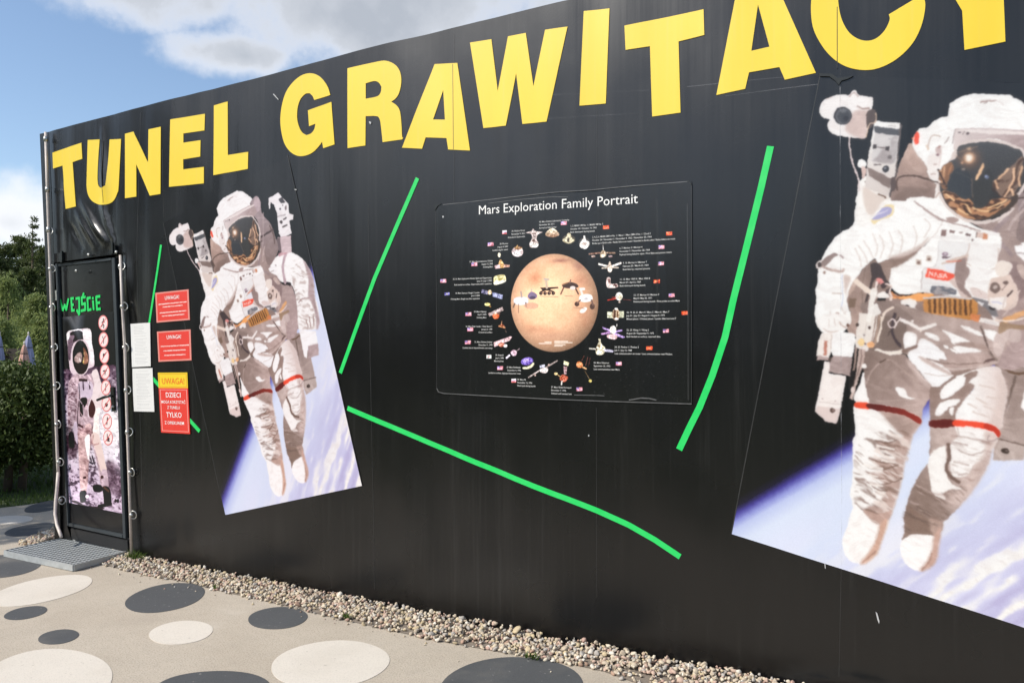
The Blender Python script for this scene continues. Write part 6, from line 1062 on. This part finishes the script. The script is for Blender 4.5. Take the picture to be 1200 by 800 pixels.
# ------------------------------------------------------------------ ground
struct(new('ground', [(-900, -900, -.03), (900, -900, -.03), (900, 1200, -.03), (-900, 1200, -.03)], [(0, 1, 2, 3)], M['ground']))
P0, P1 = gd(0, 595), gd(64, 586); dd = (P1-P0)/np.linalg.norm(P1-P0)
pl = [P0-dd*3.7, P0-dd*2+np.array((.05, 0)), P0, (P0+P1)/2+np.array((.03, .0)), P1, P1+dd*7, np.array((9., 6.)), np.array((9., -3.3)), np.array((-7.5, -3.3))]
pave = struct(new('pavement', [(p[0], p[1], 0.) for p in pl]+[(p[0], p[1], -.1) for p in pl], [tuple(range(len(pl)))[::-1]]+[(i, (i+1) % len(pl), len(pl)+(i+1) % len(pl), len(pl)+i) for i in range(len(pl))], M['concrete']))
for (cx, cy, rx, ry, tl, kind) in ((47, 692, 62, 14, -.20, 'w'), (30, 718, 25.5, 7, -.17, 'd'), (68.5, 746, 24.3, 8.2, -.13, 'd'), (55, 797, 78, 36, -.08, 'w'), (193.3, 700.3, 48, 15.6, -.17, 'd'), (212, 741, 37.2, 13.6, -.10, 'w'), (325.5, 724, 34.6, 13, -.07, 'd'), (387, 778, 69, 27.5, -.09, 'w'), (600, 806, 85, 36, -.04, 'd'), (249, 806, 68, 20, -.05, 'd'), (-6, 664, 54, 13.5, -.08, 'd'), (38, 620.5, 33, 6.6, -.13, 'd'), (12, 609, 27, 4.8, -.06, 'w'), (54, 593, 26, 5.8, -.2, 'd')):
    c_, s_ = math.cos(tl), math.sin(tl); rg = np.random.default_rng(int(cx*7+cy)); ph = rg.uniform(0, 6.28)
    L = []
    for t in np.linspace(0, 2*math.pi, 48, endpoint=False):
        k = 1+.012*math.sin(2*t+ph)+.006*math.sin(5*t+ph*2); x, y = rx*math.cos(t)*k, ry*math.sin(t)*k
        L.append(gd(cx+x*c_-y*s_, min(cy+x*s_+y*c_, 900)))
    L = L[::-1]; n_ = len(L)
    a = sum(L[i][0]*L[(i+1) % n_][1]-L[(i+1) % n_][0]*L[i][1] for i in range(n_))
    if a < 0: L = L[::-1]
    o = new('ground_disc', [(p[0], p[1], .0022) for p in L]+[(p[0], p[1], -.004) for p in L], [tuple(range(n_))]+[((i+1) % n_, i, n_+i, n_+(i+1) % n_) for i in range(n_)], M['white_disc' if kind == 'w' else 'dark_disc'], pave); o['label'] = ('pale' if kind == 'w' else 'dark grey')+' disc set in the paving'
# gravel along the foot of the wall
edge = [gd(*p) for p in ((112, 659.5), (117, 661), (145, 668), (175, 675), (220, 682.5), (250, 691), (300, 702), (375, 720), (440, 735), (507, 750), (592, 765.5), (660, 776.5), (707, 787), (740, 799))]+[np.array((0., -.31)), np.array((4.5, -.30))]
ex_, ey_ = np.array([p[0] for p in edge]), np.array([p[1] for p in edge])
bed = new('gravel_bed', [(p[0], p[1]+.004, .003) for p in edge]+[(p[0], .16, .003) for p in edge], [(i, i+1, len(edge)+i+1, len(edge)+i) for i in range(len(edge)-1)], M['soil']); struct(bed)
def ico():
    bm = bmesh.new(); bmesh.ops.create_icosphere(bm, subdivisions=2, radius=1); v = np.array([tuple(x.co) for x in bm.verts]); f = np.array([[x.index for x in q.verts] for q in bm.faces]); bm.free(); return v, f
IV, IF = ico()
def stones(pos, rad, rg):
    V = []; n_ = len(IV)
    for p, r in zip(pos, rad):
        v = IV.copy()
        for _ in range(7):
            d = rg.normal(size=3); d /= np.linalg.norm(d); c = rg.uniform(.35, .75); k = v@d; v = v-np.outer(np.maximum(k-c, 0)*.9, d)
        v = v*np.array([rg.uniform(.75, 1.25), rg.uniform(.75, 1.25), rg.uniform(.6, .95)])
        a = rg.uniform(0, 6.28); ca, sa = math.cos(a), math.sin(a); tl = rg.normal(0, .5); ct, st = math.cos(tl), math.sin(tl)
        R = np.array([[ca, -sa, 0], [sa, ca, 0], [0, 0, 1]])@np.array([[1, 0, 0], [0, ct, -st], [0, st, ct]]); V.append(v@R.T*r+p)
    return np.concatenate(V), np.concatenate([IF+i*n_ for i in range(len(pos))])
rg = np.random.default_rng(3); pos = []; rad = []
for _ in range(60000):
    x = rg.uniform(-5.72, 1.3); e = np.interp(x, ex_, ey_); y = rg.uniform(e-.012, .05)
    if len(pos) >= 7200: break
    t = (y-e)/(.0-e) if e < -.01 else 1.
    if rg.random() > min(1, .42+t*1.2): continue
    r = rg.uniform(.0065, .0160)*(1.35 if rg.random() < .08 else 1); z = .003+max(0, min(1, t))*.035*rg.uniform(.25, 1.0)+r*.35+.012*max(0, vnoise(x*3, y*3, 7)-.5)
    pos.append((x, y, z)); rad.append(r)
A = [np.array(gd(*p)) for p in ((22, 638), (45, 628), (66, 620.5), (75, 628), (42, 640))]; L = np.array(A)
for _ in range(6000):
    p = rg.uniform(L.min(0), L.max(0))
    if inside(p[None], [L])[0]: pos.append((p[0], p[1], rg.uniform(.003, .03))); rad.append(rg.uniform(.012, .02))
    if len(pos) > 7800: break
for _ in range(46):
    x = rg.uniform(-5.6, -.9); e = np.interp(x, ex_, ey_); pos.append((x, e-abs(rg.normal(0, .07))-.01, .004)); rad.append(rg.uniform(.004, .010))
V, Fq = stones(np.array(pos), rad, rg); gv = new_np('gravel', V, Fq, M['stone'], None, False); gv['kind'] = 'stuff'
for i, (px, r, lab) in enumerate((((607, 741), .032, 'largest grey stone lying against the wall in the gravel strip'), ((566, 738), .020, 'reddish stone at the top of the gravel strip'))):
    p = gd(*px, .03); v, f = stones(np.array([(p[0], p[1]-.01, .045)]), [r], rg); tag(new_np('loose_stone', v, f, M['stone'], None, True), lab, 'stone')

# steel grating in front of the door
g = [np.array([*gd(x, y, .05), 0]) for x, y in ((75, 629.5), (149.6, 644.8), (86, 661.5), (4.5, 644.5))]
mat_ = thing('doorstep_grate', 'grey steel grating used as a doormat before the entrance door', 'grate')
def bar(V, Fc, a, b, wd, z0, z1):
    d = b-a; d = d/np.linalg.norm(d); n_ = np.array([-d[1], d[0], 0])*wd/2; b0 = len(V)
    for z in (z0, z1): V += [tuple(q+np.array((0, 0, z))) for q in (a-n_, b-n_, b+n_, a+n_)]
    Fc += [tuple(b0+i for i in f) for f in ((0, 3, 2, 1), (4, 5, 6, 7), (0, 1, 5, 4), (1, 2, 6, 5), (2, 3, 7, 6), (3, 0, 4, 7))]
V = []; Fc = []; BI = lambda u, v: g[0]*(1-u)*(1-v)+g[1]*u*(1-v)+g[2]*u*v+g[3]*(1-u)*v
for i in range(1, 25): bar(V, Fc, BI(i/25, .01), BI(i/25, .99), .010, .0445, .047)
for i in range(1, 13): bar(V, Fc, BI(.008, i/13), BI(.992, i/13), .010, .045, .0475)
new('grid', V, Fc, M['grate'], mat_)
for i in range(4):
    V = []; Fc = []; a, b = g[i], g[(i+1) % 4]; d = (b-a)/np.linalg.norm(b-a); bar(V, Fc, a+d*.004, b-d*.004, .008, .0045, .050); new('border', V, Fc, M['grate'], mat_)
V = []; Fc = []; c0 = sum(g)/4; new('cell_shade', [tuple(c0+(p-c0)*.985+np.array((0, 0, .036))) for p in g], [(0, 3, 2, 1)], M['post'], mat_)  # black plate close under the bars stands in for shade inside the cells

# ------------------------------------------------------------------ plants
def blades(n_, base, spread, hlen, wid, rg, droop=.5):
    V = []; Fc = []
    for i in range(n_):
        p = np.array(base)+np.array((np.clip(rg.normal(0, spread), -1.6*spread, 1.6*spread), np.clip(rg.normal(0, spread*.6), -spread, spread), 0)); a = rg.uniform(0, 6.28); l = hlen*rg.uniform(.5, 1.1); d = np.array((math.cos(a), math.sin(a), 0)); s = np.array((-d[1], d[0], 0))*wid
        q = p+d*l*droop*.4+np.array((0, 0, l*.6)); t = p+d*l*droop+np.array((0, 0, l*.95)); b0 = len(V); V += [p-s, p+s, q+s*.7, q-s*.7, t]; Fc += [(b0, b0+1, b0+2, b0+3), (b0+3, b0+2, b0+4)]
    return V, Fc
for (px, n_, sp, h_, w_, lab) in (((160, 654), 190, .05, .075, .0035, 'tuft of green grass at the foot of the right lacing rod'), ((408, 722), 26, .022, .03, .006, 'small yellow-green weed sprouting in the middle of the gravel'), ((625, 768.5), 24, .02, .028, .006, 'small green weed at the paving edge of the gravel'), ((252, 688), 12, .006, .03, .005, 'wisp of grass in the gravel below the left poster'), ((296, 684), 22, .03, .03, .004, 'thin grass growing against the wall foot')):
    p = gd(*px, .02); V, Fc = blades(n_, (p[0], p[1], .012), sp, h_, w_, rg, .7); tag(new('weed', V, Fc, M['lawn']), lab, 'weed')
def leaves(name, C_, S, m, parent, rg, asp=.45, up_=None):
    """many small pointed leaves: centres, sizes"""
    n_ = len(C_); d = rg.normal(size=(n_, 3))
    if up_ is not None: d = d*.6+up_
    d /= np.linalg.norm(d, axis=1)[:, None]; e = np.cross(d, rg.normal(size=(n_, 3))); e /= np.linalg.norm(e, axis=1)[:, None]; S = S[:, None]
    V = np.stack([C_-d*S, C_+e*S*asp, C_+d*S, C_-e*S*asp], 1).reshape(-1, 3); Fq = np.arange(n_*4).reshape(-1, 4); return new_np(name, V, Fq, m, parent)
def shrub(x, y, r, z0, z1, n_, label, seed, trunks=2, leaf=(.016, .034)):
    rg = np.random.default_rng(seed); t = thing('hedge_shrub', label, 'shrub', 'shrubs of the hedge beyond the paving')
    for k in range(trunks):
        a = rg.uniform(0, 6.28); b = np.array((x+math.cos(a)*r*.3, y+math.sin(a)*r*.3, -.02)); tube('trunk', [b, b+np.array((.03, .02, z0+.2)), b+np.array((rg.normal(0, .1), rg.normal(0, .1), z1*.8))], [.05, .04, .015], M['bark'], t, 7)
    cl = []
    nc = 46
    for k in range(nc):
        u = rg.normal(size=3); u /= np.linalg.norm(u); rr = rg.uniform(.45, 1.)**.6; cl.append((x+u[0]*r*rr, y+u[1]*r*rr, (z0+z1)/2+u[2]*(z1-z0)/2*rr))
    cl = np.array(cl); ci = rg.integers(0, nc, n_); off = rg.normal(size=(n_, 3))*np.array((.16, .16, .10)); C_ = cl[ci]+off
    C_[:, 2] = np.minimum(C_[:, 2], z1+rg.normal(0, .035, n_)); leaves('crown', C_, rg.uniform(leaf[0], leaf[1], n_), M['hedge'], t, rg, .5, np.array((0, 0, .5))); return t
hz = [((-62, 9.4), 'leftmost dark shrub of the hedge, mostly outside the picture'), ((22, 9.3), 'dense dark green shrub of the hedge standing left of the building corner'), ((92, 9.9), 'dark shrub of the hedge half hidden behind the building corner'), ((-10, 10.5), 'shrub of the hedge second row seen above the first')]
for i, ((px, Z_), lab) in enumerate(hz):
    p = at(px, 412, Z_); shrub(p[0], p[1], .62, .30, (1.44, 1.47, 1.46, 1.45)[i], 30000 if i == 1 else 14000, lab, 40+i)
# grass under and behind the hedge
n_ = 26000; c0 = at(20, 412, 10.6)[:2]; q = rg.uniform(-1, 1, (n_, 2))*np.array((3.6, 3.2))+c0
side = (q[:, 0]-P0[0])*(-dd[1])+(q[:, 1]-P0[1])*dd[0]; q = q[side > .03]; k = len(q); hgt = rg.uniform(.03, .09, k); a = rg.uniform(0, 6.28, k); s = np.c_[np.cos(a), np.sin(a), np.zeros(k)]*.006; b = np.c_[q, np.full(k, -.03)]; t = b+np.c_[rg.normal(0, .025, (k, 2)), hgt]
gr = new_np('grass', np.stack([b-s, b+s, t], 1).reshape(-1, 3), np.arange(k*3).reshape(-1, 3), M['lawn']); gr['kind'] = 'stuff'
# a leafy tree to the left throws dappled shade on the paving
def broad(x, y, h_, r, n_, seed, label):
    rg = np.random.default_rng(seed); t = thing('broadleaf_tree', label, 'tree'); tube('trunk', [(x, y, -.03), (x+.08, y, h_*.45), (x, y+.05, h_*.8)], [.14, .10, .04], M['bark'], t, 9)
    for k in range(7):
        a = k*.9+rg.uniform(0, .5); z = h_*rg.uniform(.42, .7); tube('limb', [(x, y, z), (x+math.cos(a)*r*.4, y+math.sin(a)*r*.4, z+.5), (x+math.cos(a)*r*.8, y+math.sin(a)*r*.8, z+.9)], [.05, .035, .012], M['bark'], t, 6)
    cs = rg.normal(size=(40, 3)); cs /= np.linalg.norm(cs, axis=1)[:, None]; cs = cs*(rg.uniform(.3, 1, (40, 1)))*np.array((r, r, h_*.3))+np.array((x, y, h_*.72)); ci = rg.integers(0, 40, n_)
    leaves('crown', cs[ci]+rg.normal(size=(n_, 3))*.22, rg.uniform(.03, .07, n_), M['hedge'], t, rg, .6)
broad(-10.9, -4.3, 5.6, 1.7, 9000, 201, 'leafy tree outside the left edge whose shade dapples the paving')
def tall_shrub(x, y, r, z0, z1, n_, seed, label):
    rg = np.random.default_rng(seed); t = thing('tall_shrub', label, 'shrub')
    for k in range(3): tube('stem', [(x+.1*k, y, -.03), (x+.25*k-.2, y+.1, z0+.6), (x+.5*k-.5, y+.2*k-.2, z1*.85)], [.06, .045, .015], M['bark'], t, 7)
    cs = rg.normal(size=(60, 3)); cs /= np.linalg.norm(cs, axis=1)[:, None]; cs = cs*(rg.uniform(.2, 1, (60, 1)))*np.array((r, r, (z1-z0)/2))+np.array((x, y, (z0+z1)/2)); ci = rg.integers(0, 60, n_)
    leaves('crown', cs[ci]+rg.normal(size=(n_, 3))*.17, rg.uniform(.035, .075, n_), M['hedge'], t, rg, .6)
tall_shrub(-11.5, -1.0, 1.35, .7, 3.15, 16000, 207, 'tall dense shrub outside the left edge that keeps the hedge in shade')
# the wood behind the photographer, mirrored in the lower half of the vinyl
for k, (x, y, w_) in enumerate(((0, -34, 30),)):
    n_ = 22000; a = rg.uniform(-1.25, 1.25, n_); rr = rg.uniform(26, 31, n_); C_ = np.c_[np.sin(a)*rr, -4-np.cos(a)*rr, rg.uniform(0, 1, n_)**.8*(6.2+1.2*np.sin(a*9)+.8*np.sin(a*23))]
    wd2 = leaves('wood', C_, rg.uniform(.3, .6, n_), M['pine'], None, rg, .45); wd2['kind'] = 'stuff'
# young pale trees in the middle distance
def bushy(name, px, Z_, h_, r, n_, m, label, cat, group, seed, leaf, z0=.4):
    rg = np.random.default_rng(seed); p = at(px, 412, Z_); x, y = p[0], p[1]; t = thing(name, label, cat, group)
    tube('trunk', [(x, y, -.03), (x+.05, y, h_*.4), (x, y+.04, h_*.93)], [.09, .06, .015], M['bark'], t, 7); cs = []
    for k in range(60):
        f = rg.uniform(.04, 1)**.8; z = z0+(h_-z0)*f; w_ = r*(1-f)**.6*1.15+.12; a = rg.uniform(0, 6.28); rr = w_*rg.uniform(.35, 1); cs.append((x+math.cos(a)*rr, y+math.sin(a)*rr, z))
    cs = np.array(cs); ci = rg.integers(0, len(cs), n_); C_ = cs[ci]+rg.normal(size=(n_, 3))*np.array((.2, .2, .15))*r*.75; leaves('crown', C_, rg.uniform(leaf*.6, leaf*1.3, n_), m, t, rg, .3, np.array((0, 0, .7)))
    return t
YG = 'young pale pines before the forest'
for i, (px, Z_, h_, r, lab) in enumerate(((8, 33, 4.55, 1.25, 'pale green young pine with a bushy crown at the left edge'), (43, 31, 3.7, 1.0, 'smaller pale young pine beside the building corner'), (-22, 34, 4.4, 1.2, 'pale young pine outside the left edge'), (27, 36, 3.6, 1.2, 'low pale young pine between two larger ones'), (52, 27, 2.7, .8, 'lowest bright young pine above the lilac parasol'), (-5, 28, 2.7, .9, 'low bright young pine above the brown fence'))):
    bushy('young_pine', px, Z_, h_, r, 5200, M['young'], lab, 'tree', YG, 60+i, .085, .2)
# the pine forest
def pine(px, Z_, h_, r, z0, n_, seed, label, m='pine', thin=False):
    rg = np.random.default_rng(seed); p = at(px, 412, Z_); x, y = p[0], p[1]; t = thing('pine_tree', label, 'tree', 'dark pines of the forest behind')
    ln = rg.normal(0, .15, 2); tube('trunk', [(x, y, -.03), (x+ln[0]*.5, y+ln[1]*.5, h_*.5), (x+ln[0], y+ln[1], h_*.98)], [.17, .12, .02], M['bark'], t, 7); cs = []; V = []; Fc = []
    for k in range(70 if not thin else 46):
        f = rg.uniform(0, 1); z = z0+(h_-z0)*f; a = rg.uniform(0, 6.28); L_ = (r*(1-f)**.55+.2)*rg.uniform(.6, 1.1) if not thin else (r*(1-f)**.9+.08)*rg.uniform(.7, 1.1)
        for s in np.linspace(.25, 1, 4): cs.append((x+math.cos(a)*L_*s, y+math.sin(a)*L_*s, z+L_*s*(.18 if not thin else .05)))
    cs = np.array(cs); ci = rg.integers(0, len(cs), n_); C_ = cs[ci]+rg.normal(size=(n_, 3))*np.array((.22, .22, .13))*(1 if not thin else .5); leaves('crown', C_, rg.uniform(.10, .22, n_)*(1 if not thin else .7), M[m], t, rg, .3, np.array((0, 0, .4))); return t
for i, (px, Z_, top_y, r, z0, lab) in enumerate(((4, 62, 285, 1.9, 1.5, 'dark pine at the left edge of the picture below the cumulus cloud'), (22, 66, 280, 2.0, 2., 'dark broad pine left of the tall thin spruce'), (50, 60, 292, 1.9, 1.5, 'dark pine whose crown meets the building corner'), (-20, 60, 280, 2.1, 2., 'dark pine just outside the left edge'), (12, 74, 288, 2.2, 2., 'dark pine of the second row near the left edge'), (36, 72, 292, 2.2, 1., 'dark pine of the second row below the thin spruce'), (62, 66, 296, 2., 1., 'dark pine mostly hidden by the building corner'), (-45, 64, 283, 2.1, 2., 'outermost dark pine left of the picture'), (30, 56, 318, 1.6, .5, 'shorter dark pine before the forest wall'), (8, 54, 322, 1.5, .5, 'shorter dark pine above the pale young pine'))):
    pine(px, Z_, 1.6+(412-top_y)/F*Z_, r*1.1, z0, 8500, 80+i, lab)
t = pine(38, 58, 1.6+(412-255)/F*58, 1.25, 5.5, 1500, 99, 'tall thin spruce rising above the forest beside the building corner', 'pine', True)
p = at(0, 412, 88); n_ = 42000; t_ = rg.uniform(-26, 60, n_); e_ = rg.normal(0, 3, n_); C_ = np.c_[p[0]+t_*.47+e_*-.88, p[1]+t_*.88+e_*.47, rg.uniform(0, 1, n_)**.85*(8.4+1.3*np.sin(t_*.7)+1.1*np.sin(t_*1.9+1)+.8*np.sin(t_*4.3))]
fr = leaves('distant_forest', C_, rg.uniform(.25, .5, n_), M['pine'], None, rg, .4); fr['kind'] = 'stuff'
# folded parasols and the fence beyond the hedge
def parasol(px, Z_, top_y, m, label, r=.17, zb=1.05):
    p = at(px, 412, Z_); x, y = p[0], p[1]; zt = 1.6+(412-top_y)/F*Z_; t = thing('folded_parasol', label, 'parasol', 'folded parasols beyond the hedge')
    tube('pole', [(x, y, -.03), (x, y, zt+.05)], .025, M['steel'], t, 8); tube('tip', [(x, y, zt-.02), (x, y, zt+.09)], [.03, .012], M['steel'], t, 8)
    V = []; Fc = []; n_ = 32; lv = [(0, .03), (.12, .35), (.35, .62), (.38, .55), (.42, .64), (.7, .92), (1, 1.08)]
    for f, k in lv:
        for j in range(n_):
            a = 2*math.pi*j/n_; rr = r*k*(1+.22*math.cos(8*a+f)*(.3+f)); V.append((x+math.cos(a)*rr, y+math.sin(a)*rr, zt-(zt-zb)*f))
    for i in range(len(lv)-1):
        for j in range(n_): Fc.append((i*n_+j, i*n_+n_+j, i*n_+n_+(j+1) % n_, i*n_+(j+1) % n_))
    new('canopy', V, Fc, M[m], t, True); tube('tie', [(x+math.cos(a)*r*.62, y+math.sin(a)*r*.62, zt-(zt-zb)*.385) for a in np.linspace(0, 6.283, 16, endpoint=False)], .012, M['brown'], t, 5, True)
parasol(33.2, 25, 391.5, 'parasol', 'lilac folded parasol standing right of the brown fence', .175)
parasol(-.5, 26, 391, 'parasol', 'lilac folded parasol cut by the left edge of the picture', .15)
parasol(28.5, 24, 402.5, 'salmon', 'salmon pink folded parasol before the lilac one', .15)
fe = thing('board_fence', 'dark brown board fence seen over the hedge at the left edge', 'fence'); a, b = at(-60, 412, 28), at(26, 412, 27.5)
for k in range(3):
    V = []; Fc = []; bar(V, Fc, np.array((a[0], a[1], 0)), np.array((b[0], b[1], 0)), .03, 1.06+k*.22, 1.26+k*.22+.012*(k == 2)); new('board', V, Fc, M['brown'], fe)
for s in (.05, .5, .97):
    q = a+(b-a)*s; box('post', (q[0]-.05, q[1]+.02, -.03), (q[0]+.05, q[1]+.12, 1.72), M['brown'], fe)
